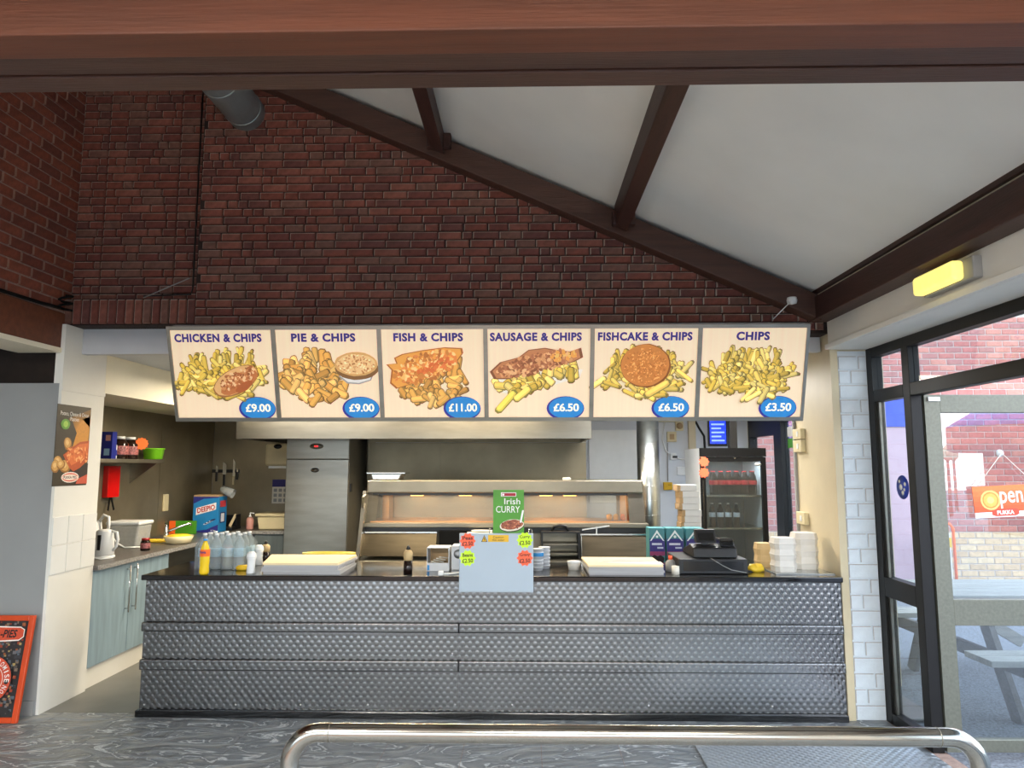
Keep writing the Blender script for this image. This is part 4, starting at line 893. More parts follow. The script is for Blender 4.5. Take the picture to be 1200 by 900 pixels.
MB().prism([(a+.02, WT), (b_+.06, WT), (b_+.08, WT+.15), (a, WT+.15)], 'y', 8.35, 8.68).build('bowl', 'plastic_cream', t, .015, 3); B(a-.02, b_+.1, 8.33, 8.70, WT+.15, WT+.185).build('rim', 'plastic_cream', t, .012, 3)
MB().tube([(b_-.05, 8.62, WT+.185), (b_-.05, 8.62, WT+.25), (b_-.05, 8.54, WT+.25)], .01, 8).build('tap', 'chrome', t)
# dispenser and calendar on the back wall
YBW = KB-.007
a, b_, c_, d_ = rect(316, 514, 334, 546, YBW)
t = thing('towel_dispenser', 'cream paper towel dispenser on the back wall beside the steel fridge', 'dispenser', ((a+b_)/2+.08, YBW-.1, c_))
B(a, b_+.2, YBW-.16, YBW, c_, PY(480, 514, 7.3).z-.006).build('case', 'plastic_cream', t, .03, 3); MB().lathe([(0, -.006), (.05, -.004), (.05, 0)], ((a+b_)/2+.06, YBW-.16, c_+.24), 18, 'y', sy=.6).build('window', 'black_plastic', t); B(a+.04, b_+.16, YBW-.13, YBW-.04, c_-.03, c_).build('outlet', 'plastic_white', t)
a, b_, c_, d_ = rect(319, 562, 334, 590, YBW)
t = thing('wall_calendar', 'paper calendar with a navy heading on the back wall', 'calendar', ((a+b_)/2, YBW-.003, c_)); s_ = B(a, b_+.06, YBW-.003, YBW, c_, d_).build('sheet', 'paper_white', t)
B(a, b_+.06, YBW-.0042, YBW-.003, d_-.09, d_).build('heading', 'ink_navy', t)
for i in range(3):
    for j in range(3): B(a+.02+.062*i, a+.062+.062*i, YBW-.0042, YBW-.003, c_+.02+.062*j, c_+.06+.062*j).build('month_block', 'plastic_grey', s_)
# magnetic knife bar and knives on the back wall
zz = PY(265, 552, YBW).z; a = PY(249, 552, YBW).x; b_ = PY(281, 552, YBW).x
tag(B(a, b_, YBW-.02, YBW, zz-.02, zz+.02).build('knife_rack', 'black_plastic', None, .003), 'black magnetic bar on the steel wall holding the knives', 'knife rack')
def knife(px, y0, ysplit, y1, hm, up, lb, wd=.028):
    x = PY(px, 552, YBW).x; zt = PY(px, y0, YBW).z; zs = PY(px, ysplit, YBW).z; zb = PY(px, y1, YBW).z
    t = thing('knife', lb, 'knife', (x, YBW-.025, zb), 'knives on the magnetic bar')
    y = YBW-.021
    if up: bl, hd = (zs, zt), (zb, zs)
    else: bl, hd = (zb, zs), (zs, zt)
    tip = bl[1] if up else bl[0]; base = bl[0] if up else bl[1]
    MB().prism([(x-wd/2, base), (x+wd/2, base), (x+wd/2, (base+3*tip)/4), (x-wd/2, tip)], 'y', y-.002, y).build('blade', 'steel_bright', t)
    B(x-.012, x+.012, y-.016, y, *hd).build('handle', hm, t, .004)
knife(255, 545, 553, 564, 'black_plastic', True, 'short black handled knife, leftmost on the bar')
knife(264, 541, 556, 571, 'black_plastic', True, 'broad pale bladed knife with black handle, second from left on the bar', .045)
knife(275, 537, 558, 568, 'plastic_cream', True, 'long pointed knife with pale handle on the bar', .03)
knife(279, 548, 553, 562, 'black_plastic', True, 'small dark handled knife, rightmost on the bar', .02)
# things on and under the wall shelf at the left
zS = PX(150, 538, KL+.25).z
sx1 = KL+.28; sy0 = 5.5; sy1 = PX(193, 538, sx1).y
t = thing('wall_shelf', 'dull steel shelf with a triangular bracket on the left kitchen wall', 'shelf', (KL+.14, (sy0+sy1)/2, zS))
B(KL+.001, sx1, sy0, sy1, zS-.035, zS).build('board', 'steel_dull', t, .003)
yb_ = PX(152, 552, KL).y
MB().prism([(KL+.001, zS-.036), (sx1-.01, zS-.036), (KL+.001, zS-.24)], 'y', yb_, yb_+.012).build('bracket', 'steel', t)
def shelf(px, depth=.14): q = PX(px, 530, KL+depth); return Vector((KL+depth, q.y, zS+.0005))
p = shelf(119, .17); t = thing('blue_box', 'tall deep blue carton on the wall shelf', 'box', p); c1 = B(p.x-.07, p.x+.09, p.y, p.y+.07, p.z, p.z+.24).build('carton', 'blue_deep', t)
lab(B(p.x+.03, p.x+.075, p.y-.001, p.y, p.z+.16, p.z+.21).build('label_patch', 'soap_pink', c1), 'pink printed patch'); B(p.x+.02, p.x+.07, p.y-.001, p.y, p.z+.03, p.z+.09).build('label_patch', 'blue_pale', c1)
p = shelf(121, .22); p.y -= .22; t = tag(MB().prism([(p.x-.06, p.z), (p.x+.06, p.z), (p.x+.03, p.z+.11), (p.x-.05, p.z+.12)], 'y', p.y, p.y+.08).build('grey_pouch', 'plastic_grey', None, .01), 'slumped grey packet in front of the blue carton on the shelf', 'packet')
p = shelf(133, .18); t = thing('white_bottle', 'slim white bottle beside the blue carton on the shelf', 'bottle', p); MB().lathe([(.026, 0), (.028, .006), (.028, .12), (.014, .145), (.014, .17), (0, .17)], p, 14).build('bottle', 'plastic_white', t); MB().lathe([(.0285, .03), (.0288, .031), (.0288, .08), (.0285, .081)], p, 14).build('paper_label', 'blue_deep', t)
for px_, lb in ((140, 'dark sauce jar next to the slim white bottle on the shelf'), (152, 'dark sauce jar carrying an orange star price tag')):
    p = shelf(px_, .16); t = thing('sauce_bottle', lb, 'jar', p, 'dark jars on the shelf')
    MB().lathe([(.07, 0), (.075, .01), (.075, .14), (.045, .175), (.042, .185)], p, 20).build('jar', 'bottle_dark', t); MB().lathe([(.046, .185), (.046, .21), (0, .212)], p, 18).build('cap', 'plastic_white', t)
    MB().lathe([(.0755, .04), (.0758, .041), (.0758, .12), (.0755, .121)], p, 20).build('paper_label', 'print_jar', t)
def star(O, u, v, r, n=12, d=.003, inner=.8):
    O = Vector(O); u = Vector(u); v = Vector(v); nn = u.cross(v); pts = []
    for k in range(2*n):
        a_ = math.pi*k/n; q = r if k % 2 == 0 else r*inner; pts.append(O+u*(q*math.cos(a_))+v*(q*math.sin(a_)))
    mb = MB(); m_ = len(pts); mb.add(pts+[x-nn*d for x in pts], [tuple(range(m_)), tuple(range(2*m_-1, m_-1, -1))]+[(i, m_+i, m_+(i+1) % m_, (i+1) % m_) for i in range(m_)]); return mb
p = PX(166, 520, KL+.26); star((KL+.26, p.y, p.z), (.8, .6, 0), (0, 0, 1), .062).build('price_star', 'orange_bright', t)
p = shelf(180, .17); t = tag(MB().lathe([(.06, 0), (.085, .008), (.098, .10), (.108, .104), (.108, .112), (.092, .108), (.08, .012), (0, .010)], p, 26).build('green_bowl', 'green_bowl', None), 'lime green plastic bowl at the end of the shelf', 'bowl')
# fire blanket and switch on the left wall
a = PX(128, 546, KL+.055); zb = PX(130, 583, KL+.055).z; y1 = PX(141, 560, KL+.055).y
t = thing('fire_blanket', 'glossy red fire blanket box on the steel wall under the shelf', 'fire blanket', (KL+.05, (a.y+y1)/2, zb))
B(KL+.001, KL+.055, a.y, y1, zb, a.z).build('case', 'red_gloss', t, .006)
for s_ in (-.03, .03): MB().bar((KL+.03, (a.y+y1)/2+s_*.3, zb), (KL+.04, (a.y+y1)/2+s_*1.6, zb-.12), .02, .006, (1, 0, 0)).build('pull_tape', 'black_matt', t)
p = PX(193, 588, KL); t = tag(B(KL+.0005, KL+.02, p.y-.05, p.y+.05, p.z-.10, p.z+.08).build('wall_switch', 'plastic_cream', None, .005), 'narrow cream switch plate on the steel wall above the sink', 'switch')
# ------------------------------------------------------------------ tall steel fridge
YFR = 7.9; a, b_, c_, d_ = rect(334, 514, 408, 645, YFR)
t = thing('steel_fridge', 'tall stainless steel upright fridge behind the counter', 'fridge', ((a+b_)/2, 8.3, 0))
B(a+.004, b_, YFR+.03, 8.72, .1, d_+.02).build('cabinet', 'steel_dull', t)
zs = PY(370, 538, YFR).z
B(a, b_-.004, YFR, YFR+.028, .14, zs-.004).build('door', 'steel', t, .006); B(a, b_-.004, YFR, YFR+.028, zs+.002, d_+.02).build('control_panel', 'steel', t, .004)
for x in (a+.06, b_-.06):
    for y in (YFR+.1, 8.6): MB().lathe([(.025, 0), (.02, .1)], (x, y, 0), 10).build('foot', 'black_plastic', t)
p = PY(371, 523, YFR-.001); MB().lathe([(0, -.004), (.075, -.003), (.078, 0)], p, 24, 'y', sy=.42).build('display_surround', 'steel_dull', t); B(p.x-.03, p.x+.03, p.y-.007, p.y-.004, p.z-.014, p.z+.014).build('display_glass', 'black_gloss', t); B(p.x-.022, p.x+.018, p.y-.009, p.y-.007, p.z-.008, p.z+.008).build('red_digits', 'led_red', t)
p = PY(369, 551, YFR-.001); MB().lathe([(0, -.004), (.045, -.003), (.048, 0)], p, 22, 'y', sy=.55).build('badge', 'black_plastic', t); MB().lathe([(0, -.005), (.036, -.0045)], p, 22, 'y', sy=.45).build('badge_centre', 'steel_bright', t)
p = PX(411, 572, b_); B(b_, b_+.012, YFR+.06, YFR+.13, p.z-.04, p.z+.05).build('side_lock', 'black_plastic', t)
# ------------------------------------------------------------------ extraction hood and splashback
YH = 7.3; a, b_, c_, d_ = rect(277, 490, 693, 514, YH); HZ = c_
hd = thing('extractor_hood', 'wide stainless steel extractor hood above the frying range', 'hood', ((a+b_)/2, 8, c_))
B(a, b_, YH, YH+.02, c_, 2.24).build('front_fascia', 'steel', hd); B(a, a+.02, YH+.02, KB-.01, c_, 2.24).build('side_skin', 'steel', hd); B(b_-.02, b_, YH+.02, KB-.01, c_, 2.24).build('side_skin', 'steel', hd)
B(a, b_, YH, KB-.01, 2.24, 2.498).build('top_box', 'steel', hd); B(a+.02, b_-.02, YH+.02, KB-.01, 2.0, 2.02).build('filter_tray', 'steel_dull', hd)
a, b_, c_, d_ = rect(431, 514, 687, 566, 8.5)
sp_ = thing('splashback', 'smoky stainless splashback wall behind the frying range', 'splashback', ((a+b_)/2, 8.52, 0))
B(a, b_, 8.5, 8.515, HZ, 2.0).build('back_skin', 'steel_wall', hd); n_ = 3
for i in range(n_): B(a+(b_-a)*i/n_, a+(b_-a)*(i+1)/n_-.002, 8.5, 8.515, .3, HZ-.004).build('steel_sheet', 'steel_wall', sp_)
B(a, b_, 8.516, 8.6, 0, HZ-.01).build('support_frame', 'steel_dull', sp_)
# ------------------------------------------------------------------ frying range
YR0 = 6.45
def rz(y, Y=YR0): return PY(600, y, Y).z
a = PY(430, 580, YR0).x; b_ = PY(754, 580, YR0).x
rg = thing('frying_range', 'long stainless fish frying range with a lit hot cabinet on top', 'frying range', ((a+b_)/2, 6.8, 0))
zc0, zc1 = rz(578), rz(563)
B(a, b_, YR0, YR0+.40, zc0, zc1).build('canopy', 'steel_dull', rg, .012, 3)
B(a+.02, b_-.02, YR0+.02, YR0+.03, zc0-.02, zc0).build('canopy_lip', 'black_plastic', rg)
zg0 = rz(611, 6.36); ze = rz(618, 6.34)
m = MB(); m.add([(a+.05, 6.37, zg0), (b_-.16, 6.37, zg0), (b_-.16, YR0+.03, zc0-.01), (a+.05, YR0+.03, zc0-.01), (a+.05, 6.376, zg0), (b_-.16, 6.376, zg0), (b_-.16, YR0+.036, zc0-.01), (a+.05, YR0+.036, zc0-.01)], [(3,2,1,0),(4,5,6,7),(0,1,5,4),(1,2,6,5),(2,3,7,6),(3,0,4,7)]); m.build('glass_front', 'glass_range', rg)
xg = PY(735, 590, 6.5).x
MB().prism([(6.37, zg0-.01), (YR0+.02, zc0), (6.85, zc0), (6.85, zg0-.01)], 'x', xg, b_).build('end_panel', 'steel', rg); MB().prism([(6.37, zg0-.01), (YR0+.02, zc0), (6.85, zc0), (6.85, zg0-.01)], 'x', a, a+.05).build('end_panel', 'steel', rg)
m = MB(); xa = PY(442, 590, 6.5).x; m.prism([(6.365, zg0), (YR0+.025, zc0), (YR0+.03, zc0), (6.37, zg0)], 'x', a+.05, xa+.02); m.build('front_end_plate', 'steel', rg)
B(xg-.06, xg, 6.55, 6.80, zg0, zc0-.001).build('copper_end', 'copper_tray', rg); B(xa+.03, xa+.09, 6.60, 6.80, zg0, zc0-.001).build('copper_end', 'copper_tray', rg)
xw0 = PY(687, 590, 6.84).x
B(a+.05, xw0, 6.83, 6.85, zg0, zc0).build('cabinet_back', 'steel', rg)
B(a+.05, xg, 6.385, 6.83, zg0-.012, zg0).build('cabinet_floor', 'copper_tray', rg)
for px_ in (488, 545, 640, 668): 
    x = PY(px_, 585, 6.6).x; MB().tube([(x-.06, 6.64, zc0-.02), (x+.06, 6.64, zc0-.02)], .012, 8).build('heat_lamp', 'heat_glow', rg)
    d = bpy.data.lights.new('lamp', 'AREA'); d.shape = 'RECTANGLE'; d.size = .3; d.size_y = .04; d.energy = 1.7; d.color = (1, .62, .3); o = bpy.data.objects.new('lamp', d); C.objects.link(o); o.parent = rg; o.location = Vector((x, 6.62, zc0-.035))-ORG[rg]
B(a-.005, b_+.02, 6.30, 6.83, zg0-.05, zg0-.013).build('serving_ledge', 'steel_dull', rg, .006)
B(a+.0, b_, 6.345, 6.36, zg0-.10, zg0-.051).build('ledge_apron', 'black_plastic', rg)
zl1 = rz(626, 6.3); zl0 = rz(652, 6.1)
MB().prism([(6.40, zg0-.052), (6.40, 0), (6.9, 0), (6.9, zg0-.052)], 'x', a+.01, b_-.01).build('body', 'steel_dull', rg)
def lid(px0, px1, y0=625, y1=652):
    x0 = PY(px0, 640, 6.2).x; x1 = PY(px1, 640, 6.2).x; z1 = rz(y0, 6.25); z0 = rz(y1, 6.12)
    l_ = MB().prism([(6.25, z1), (6.28, z1), (6.15, z0), (6.12, z0)], 'x', x0, x1).build('chip_scuttle_lid', 'steel_dark', rg)
    B(x0, x1, 6.245, 6.285, z1, z1+.012).build('lid_edge', 'steel_bright', l_)
    B(x0-.004, x0+.002, 6.14, 6.39, z0, z1).build('lid_side', 'steel_bright', l_)
lid(425, 511); lid(681, 766, 627, 655)
zq = rz(655, 6.1)
B(a-.01, b_+.02, 6.02, 6.40, zq-.07, zq-.012).build('lower_ledge', 'steel', rg, .006)
B(a, b_, 6.10, 6.40, .0, zq-.07).build('base_panels', 'steel_dull', rg)
x0 = PY(515, 630, 6.3).x; x1 = PY(548, 630, 6.3).x; B(x0, x1, 6.28, 6.395, zq, rz(622, 6.3)).build('pan_opening', 'black_matt', rg)
x0 = PY(634, 630, 6.25).x; x1 = PY(679, 630, 6.25).x; zt_ = rz(622, 6.25)
B(x0, x1, 6.18, 6.395, zt_-.01, zt_).box(x0, x0+.015, 6.18, 6.395, zq-.01, zt_-.01).box(x1-.015, x1, 6.18, 6.395, zq-.01, zt_-.01).build('drawer_frame', 'black_plastic', rg)
B(x0+.02, x1-.02, 6.22, 6.39, zq+.10, zq+.115).build('drawer_tray', 'steel_dull', rg); B(x0+.02, x1-.02, 6.22, 6.39, zq+.02, zq+.035).build('drawer_tray', 'steel_dull', rg)
pm = PY(656, 617, 6.25); MB().tube([(pm.x-.07, 6.24, zt_), (pm.x-.05, 6.23, zt_+.04), (pm.x, 6.22, zt_+.052), (pm.x+.05, 6.23, zt_+.04), (pm.x+.07, 6.24, zt_)], .012, 8).build('drawer_handle', 'black_plastic', rg)
e0 = PY(428, 577, 6.43); e1 = PY(418, 672, 6.0)
MB().bar(e0, (PY(419, 660, 6.02).x, 6.02, rz(660, 6.02)), .03, .05, (0, 1, 0)).build('side_post', 'steel_bright', rg)
MB().bar((a+.0, 6.55, zq-.05), (a+.0, 6.43, zc0), .02, .3, (0, 1, 0)).build('end_skirt', 'steel', rg)
# bits around the range
zt = zc1+.0005
x0 = PY(433, 560, 6.6).x; x1 = PY(477, 560, 6.6).x
t = thing('food_pan', 'shallow stainless food pan on top of the frying range', 'pan', ((x0+x1)/2, 6.62, zt))
MB().prism([(x0+.05, zt), (x1-.06, zt), (x1-.03, zt+.06), (x0+.03, zt+.06)], 'y', 6.50, 6.74).build('pan', 'steel_bright', t, .01); B(x0, x1, 6.48, 6.76, zt+.06, zt+.068).build('rim', 'steel_bright', t)
x = PY(664, 561, 6.55).x; tag(B(x-.035, x+.035, 6.5, 6.6, zt, zt+.022).build('white_sachet_box', 'paper_white', None, .004), 'tiny white box lying on top of the frying range', 'box')
zf = zg0+.0005; random.seed(21)
for k, (px_, mm, lb) in enumerate(((714, 'fried_gold', 'golden battered piece at the left end of the hot cabinet'), (722, 'fried_gold', 'golden battered piece in the middle of the hot cabinet food'), (730, 'fried_orange', 'bright orange battered piece at the right of the hot cabinet'))):
    p = PY(px_, 606, 6.5); q = Vector((p.x, 6.5, zf)); mb = MB()
    mb.lathe([(0, 0), (.022, .004), (.026, .022), (.02, .042), (.01, .05), (0, .052)], q, 14, sx=1.0, sy=.8)
    for v in mb.v: v.x += random.uniform(-.006, .006); v.z = max(zf, v.z+random.uniform(-.006, .008))
    tag(mb.build('fried_fish', mm, None), lb, 'fried food', 'fried food in the hot cabinet')
mb = MB().bar((PY(683, 622, 6.2).x, 6.2, rz(622, 6.2)), (PY(712, 614, 6.2).x, 6.2, rz(614, 6.2)), .014, .014)
x = PY(700, 614, 6.34).x
tag(MB().bar((PY(682, 624, 6.30).x, 6.29, zg0-.065), (PY(714, 616, 6.30).x, 6.29, zg0-.03), .014, .012).bar((PY(699, 616, 6.29).x, 6.29, zg0-.045), (PY(699, 630, 6.29).x, 6.29, zg0-.12), .01, .01).build('fish_tongs', 'steel_bright', None), 'steel tongs laid against the right scuttle lid of the range', 'tongs')
B(PY(545, 620, 6.25).x, PY(582, 620, 6.25).x, 6.17, 6.344, rz(625, 6.25)-.012, rz(625, 6.25)-.002).build('paper_shelf', 'steel_dull', rg)
for k, (x0_, x1_) in enumerate(((553, 577), (548, 580))):
    a_ = PY(x0_, 620, 6.25).x; b2 = PY(x1_, 620, 6.25).x; z_ = rz(625, 6.25)+.016*(1-k)-.001
    tag(MB().lathe([(0, .0), (.5, .0), (.52, .012), (0, .014)], ((a_+b2)/2, 6.235, z_), 20, sx=(b2-a_), sy=.11).build('serving_paper', 'paper_white', None), ('upper' if k == 0 else 'lower')+' crumpled white paper behind the green curry card', 'paper', 'papers behind the curry card')
# ------------------------------------------------------------------ things on the serving counter
ZC = .9155
def top(px, py): return PZ(px, py, ZC)
def bottle(p, r, h, m, neck, cap, capm, nm='bottle'):
    q = [(r*.7, 0), (r*.95, .006), (r, .02), (r*.93, h*.25), (r, h*.33), (r, h*.62), (r*.93, h*.68), (r*.8, h*.78), (neck, h*.92), (neck, h*.95)]
    return MB().lathe(q, p, 20), MB().lathe([(cap, h*.95), (cap, h), (0, h+.001)], p, 14)
# bottled water in a shrink wrapped pack
t0 = top(228, 668); bw = .084; n0 = None
P0 = Vector((t0.x+.045, 5.10, ZC)); rows, cols = 3, 4
side = ('left', 'second', 'third', 'right'); ordr = ('front', 'middle', 'back')
for r_ in range(rows):
    for c_ in range(cols):
        p = P0+Vector((bw*c_, bw*r_, 0))
        lb = 'clear water bottle in the wrapped pack, %s row, %s of four from the left' % (ordr[r_], ('first', 'second', 'third', 'fourth')[c_])
        if n0 is None:
            n0 = thing('water_bottle', lb, 'bottle', p, 'water bottles in the wrapped pack')
            b1, b2 = bottle(p, .0405, .25, 'clear_plastic', .013, .015, 'blue_pale')
            b1.build('body', 'clear_plastic', n0); b2.build('cap', 'plastic_white', n0)
            MB().lathe([(.0412, .09), (.0416, .091), (.0416, .15), (.0412, .151)], p, 20).build('paper_label', 'label_pale', n0)
        else: copy_tree(n0, p, lb)
x0, x1 = P0.x-.046, P0.x+bw*(cols-1)+.046; y0, y1 = P0.y-.046, P0.y+bw*(rows-1)+.046
mb = MB(); zz = [ZC+.002, ZC+.17, ZC+.225]
ring = lambda g, z: [(x0+g, y0+g, z), (x1-g, y0+g, z), (x1-g, y1-g, z), (x0+g, y1-g, z)]
mb.add(ring(0, zz[0])+ring(0, zz[1])+ring(.03, zz[2]), [(i, (i+1) % 4, 4+(i+1) % 4, 4+i) for i in range(4)]+[(4+i, 4+(i+1) % 4, 8+(i+1) % 4, 8+i) for i in range(4)])
tag(mb.build('shrink_wrap', 'film', None), 'clear film wrapped round the pack of water bottles', 'plastic film')
p = top(239, 673); p.z = ZC; t = thing('orange_drink_bottle', 'small orange drink bottle with a blue cap in front of the water pack', 'bottle', p)
b1, b2 = bottle(p, .031, .235, '', .012, .0145, ''); b1.build('body', 'orange_drink', t); b2.build('cap', 'blue_mid', t)
MB().lathe([(.0315, .12), (.0318, .121), (.0318, .165), (.0315, .166)], p, 20).build('paper_label', 'orange_bright', t)
text(t, 'Fanta', p+Vector((0, -.0325, .150)), (1, 0, 0), (0, 0, 1), .042, .016, 'blue_deep', bold=.03, depth=.0008)
for (px_, py_, lb) in ((294, 672, 'white salt shaker nearer the counter edge'), (303, 662, 'white salt shaker standing behind the other one')):
    p = top(px_, py_); p.z = ZC; t = thing('salt_shaker', lb, 'shaker', p, 'white salt shakers')
    MB().lathe([(.028, 0), (.031, .005), (.026, .05), (.028, .095), (.033, .105)], p, 18).build('body', 'plastic_white', t); MB().lathe([(.033, .105), (.034, .11), (.032, .13), (.018, .145), (0, .147)], p, 18).build('cap', 'plastic_white', t)
def vinegar(px_, py_, h, lb):
    p = top(px_, py_); p.z = ZC; t = thing('vinegar_bottle', lb, 'bottle', p, 'dark vinegar bottles')
    MB().lathe([(.028, 0), (.031, .004), (.031, h*.45)], p, 18).build('liquid', 'dark_liquid', t); MB().lathe([(.0315, h*.45), (.0315, h*.72), (.024, h*.80), (.012, h*.84)], p, 18).build('upper_bottle', 'foam_cream', t); MB().lathe([(.014, h*.84), (.013, h*.92), (.006, h), (0, h)], p, 12).build('nozzle', 'black_plastic', t)
vinegar(311, 657, .15, 'vinegar bottle beside the salt shakers'); vinegar(478, 671, .185, 'half full dark vinegar bottle alone on the counter')
p = top(285, 668); p.z = ZC; tag(MB().lathe([(0, 0), (.04, .002), (.045, .02), (.03, .034), (0, .036)], p, 16, sx=1.2, sy=.8).build('yellow_tub', 'yellow', None), 'small yellow plastic tub beside the salt shakers', 'tub')
p = top(477, 668); 
def paper_stack(pts, lb, hgt, folds):
    # pts: front-left, front-right, back-right, back-left on the counter
    t = thing('paper_stack', lb, 'paper stack', (sum(p[0] for p in pts)/4, sum(p[1] for p in pts)/4, ZC), 'stacks of wrapping paper')
    n = 5; rnd = random.Random(len(lb)); z = ZC
    for k in range(n):
        h = hgt/n; j = [(p[0]+rnd.uniform(-.012, .012), p[1]+rnd.uniform(-.008, .008)) for p in pts]
        MB().prism(j, 'z', z, z+h-.0006).build('ream', 'paper_grey' if k < n-1 else 'paper_cream', t); z += h
    m = MB(); c = Vector((pts[folds][0], pts[folds][1], z)); o_ = Vector((pts[(folds+2) % 4][0], pts[(folds+2) % 4][1], z)); d = (o_-c).normalized()
    a_ = c+d*.12+Vector((d.y, -d.x, 0))*.10; b_ = c+d*.12-Vector((d.y, -d.x, 0))*.10; tip = c+d*.30+Vector((0, 0, .012))
    m.add([a_, b_, tip, a_+Vector((0, 0, .002)), b_+Vector((0, 0, .002)), tip+Vector((0, 0, .002))], [(0, 1, 2), (5, 4, 3), (0, 3, 4, 1), (1, 4, 5, 2), (2, 5, 3, 0)]); 
    return t
q = [top(304, 674), top(392, 676), top(417, 667), top(326, 663)]
paper_stack([(q[0].x, 4.88), (q[1].x, 4.87), (PY(416, 655, 5.3).x, 5.34), (PY(318, 655, 5.3).x, 5.34)], 'thick stack of cream wrapping paper on the left of the counter', .075, 1)
ts = paper_stack([(PY(690, 671, 4.9).x, 4.90), (PY(779, 671, 4.9).x, 4.90), (PY(766, 655, 5.3).x, 5.32), (PY(683, 655, 5.3).x, 5.32)], 'stack of white wrapping paper in front of the range, left of the till', .065, 1)
z = ZC+.065; xa = PY(700, 661, 5.0).x; xb = PY(776, 661, 5.0).x
mb = MB(); mb.add([(xa, 5.02, z), (xb, 4.93, z), (xb, 5.06, z+.002), (xa+.17, 5.05, z+.02)], [(0, 1, 2, 3)]); mb.build('folded_sheet', 'paper_white', ts)
x0 = PY(355, 646, 5.45).x; x1 = PY(418, 646, 5.45).x
tag(MB().lathe([(.42, 0), (.44, .01), (.5, .075), (.49, .08), (.42, .014), (0, .012)], ((x0+x1)/2, 5.43, ZC), 28, sx=(x1-x0), sy=.13).build('yellow_tray', 'yellow_tray', None), 'yellow plastic tray behind the left paper stack', 'tray')
# cutlery cartons and a cable
x0 = PY(500, 660, 5.05).x; x1 = PY(526, 660, 5.05).x
t = thing('fork_box', 'white open fronted carton of wooden forks on the counter', 'box', ((x0+x1)/2, 5.14, ZC)); hh = .155
B(x0, x0+.004, 5.05, 5.22, ZC, ZC+hh).build('side', 'card_white', t); B(x1-.004, x1, 5.05, 5.22, ZC, ZC+hh).build('side', 'card_white', t); B(x0+.004, x1-.004, 5.216, 5.22, ZC, ZC+hh).build('back', 'card_brown', t)
B(x0+.004, x1-.004, 5.05, 5.216, ZC, ZC+.004).build('bottom', 'card_white', t); B(x0+.004, x1-.004, 5.05, 5.054, ZC+.004, ZC+.055).build('front_lip', 'card_white', t); B(x0, x1, 5.05, 5.22, ZC+hh, ZC+hh+.004).build('top', 'card_white', t)
B(x0+.004, x0+.02, 5.048, 5.05, ZC+.004, ZC+.04).build('blue_print', 'blue_mid', t)
for k in range(4): MB().bar((x0+.03+.02*k, 5.09, ZC+.06+.01*k), (x0+.09+.012*k, 5.15, ZC+.035+.014*k), .022, .008).build('fork_bundle', 'paper_white', t)
x2 = PY(544, 660, 5.1).x
t = thing('sauce_box', 'white printed carton beside the fork box', 'box', ((x1+x2)/2, 5.18, ZC)); cb = B(x1+.012, x2+.02, 5.10, 5.26, ZC, ZC+.165).build('carton', 'card_white', t, .003)
MB().lathe([(.0, -.001), (.032, -.0008)], (x1+.06, 5.0995, ZC+.11), 20, 'y').build('round_print', 'plastic_grey', cb); MB().lathe([(.0, -.0016), (.024, -.0014)], (x1+.06, 5.0995, ZC+.11), 20, 'y').build('round_print', 'card_white', cb)
t = thing('white_cable', 'white cable with a plug trailing over the counter edge', 'cable', (PY(525, 675, 4.9).x, 4.9, ZC))
a = PY(519, 676, 4.87); b_ = PY(541, 668, 4.97)
MB().tube([(a.x, 4.86, ZC+.009), (a.x+.05, 4.88, ZC+.007), (a.x+.1, 4.92, ZC+.006), (a.x+.14, 4.98, ZC+.006), (a.x+.15, 5.05, ZC+.006)], .006, 8).build('flex', 'plastic_white', t); B(a.x-.03, a.x+.005, 4.838, 4.875, ZC, ZC+.028).build('plug', 'plastic_white', t, .006)
# board of extras hung on the counter front
a, b_, c_, d_ = rect(538, 625, 625, 694, 4.80)
t = thing('extras_board', 'blank pale blue board with price stars hung on the counter front', 'board', ((a+b_)/2, 4.808, c_))
bd = B(a, b_, 4.803, 4.820, c_, d_).build('panel', 'board_white', t, .004)
for x in (a+.2, b_-.03): MB().tube([(x, 4.812, d_), (x, 4.83, d_+.03), (x+.02, 4.85, d_+.02), (x+.02, 4.85, ZC)], .004, 6).build('wire_stand', 'chrome', t)
for (u_, v_, m_, l1, l2, nm) in ((548, 634, 'orange_sticker', 'Peas', '£2.50', 'left'), (548, 654, 'yellow_sticker', 'Beans', '£2.50', ''), (615, 633, 'yellow_sticker', 'Curry', '£2.50', ''), (615, 654, 'orange_sticker', 'Gravy', '£2.50', '')):
    p = PY(u_, v_, 4.8025); s_ = lab(star(p, (1, 0, 0), (0, 0, 1), .055, 10, .0015, .80).build('price_star', m_, t), ('orange' if 'orange' in m_ else 'yellow')+' star sticker')
    for tx, dz, wd, ht in ((l1, .02, .068, .024), (l2, -.017, .072, .027)): text(s_, tx, p+Vector((0, 0, dz)), (1, 0, .04), (-.04, 0, 1), wd, ht, 'ink_black', bold=.02, depth=.0016)
p = PY(600, 630, 4.8025); x0, x1, z0, z1 = rect(572, 627, 596, 635, 4.8025)
cl = lab(B(x0, x1, 4.8015, 4.803, z0, z1).build('caution_label', 'caution_yellow', t), 'yellow caution label'); text(cl, 'Caution', ((x0+x1)/2, 4.8012, z1-.014), (1, 0, 0), (0, 0, 1), .07, .014, 'ink_black', depth=.0006); text(cl, 'Hot water', ((x0+x1)/2, 4.8012, z0+.013), (1, 0, 0), (0, 0, 1), .08, .014, 'ink_black', depth=.0006)
x0, x1, z0, z1 = rect(564, 627, 571, 635, 4.8025)
tri = MB().prism([(x0, z0), (x1, z0), ((x0+x1)/2, z1)], 'y', 4.8015, 4.803).build('warning_triangle', 'ink_black', t); xm = (x0+x1)/2
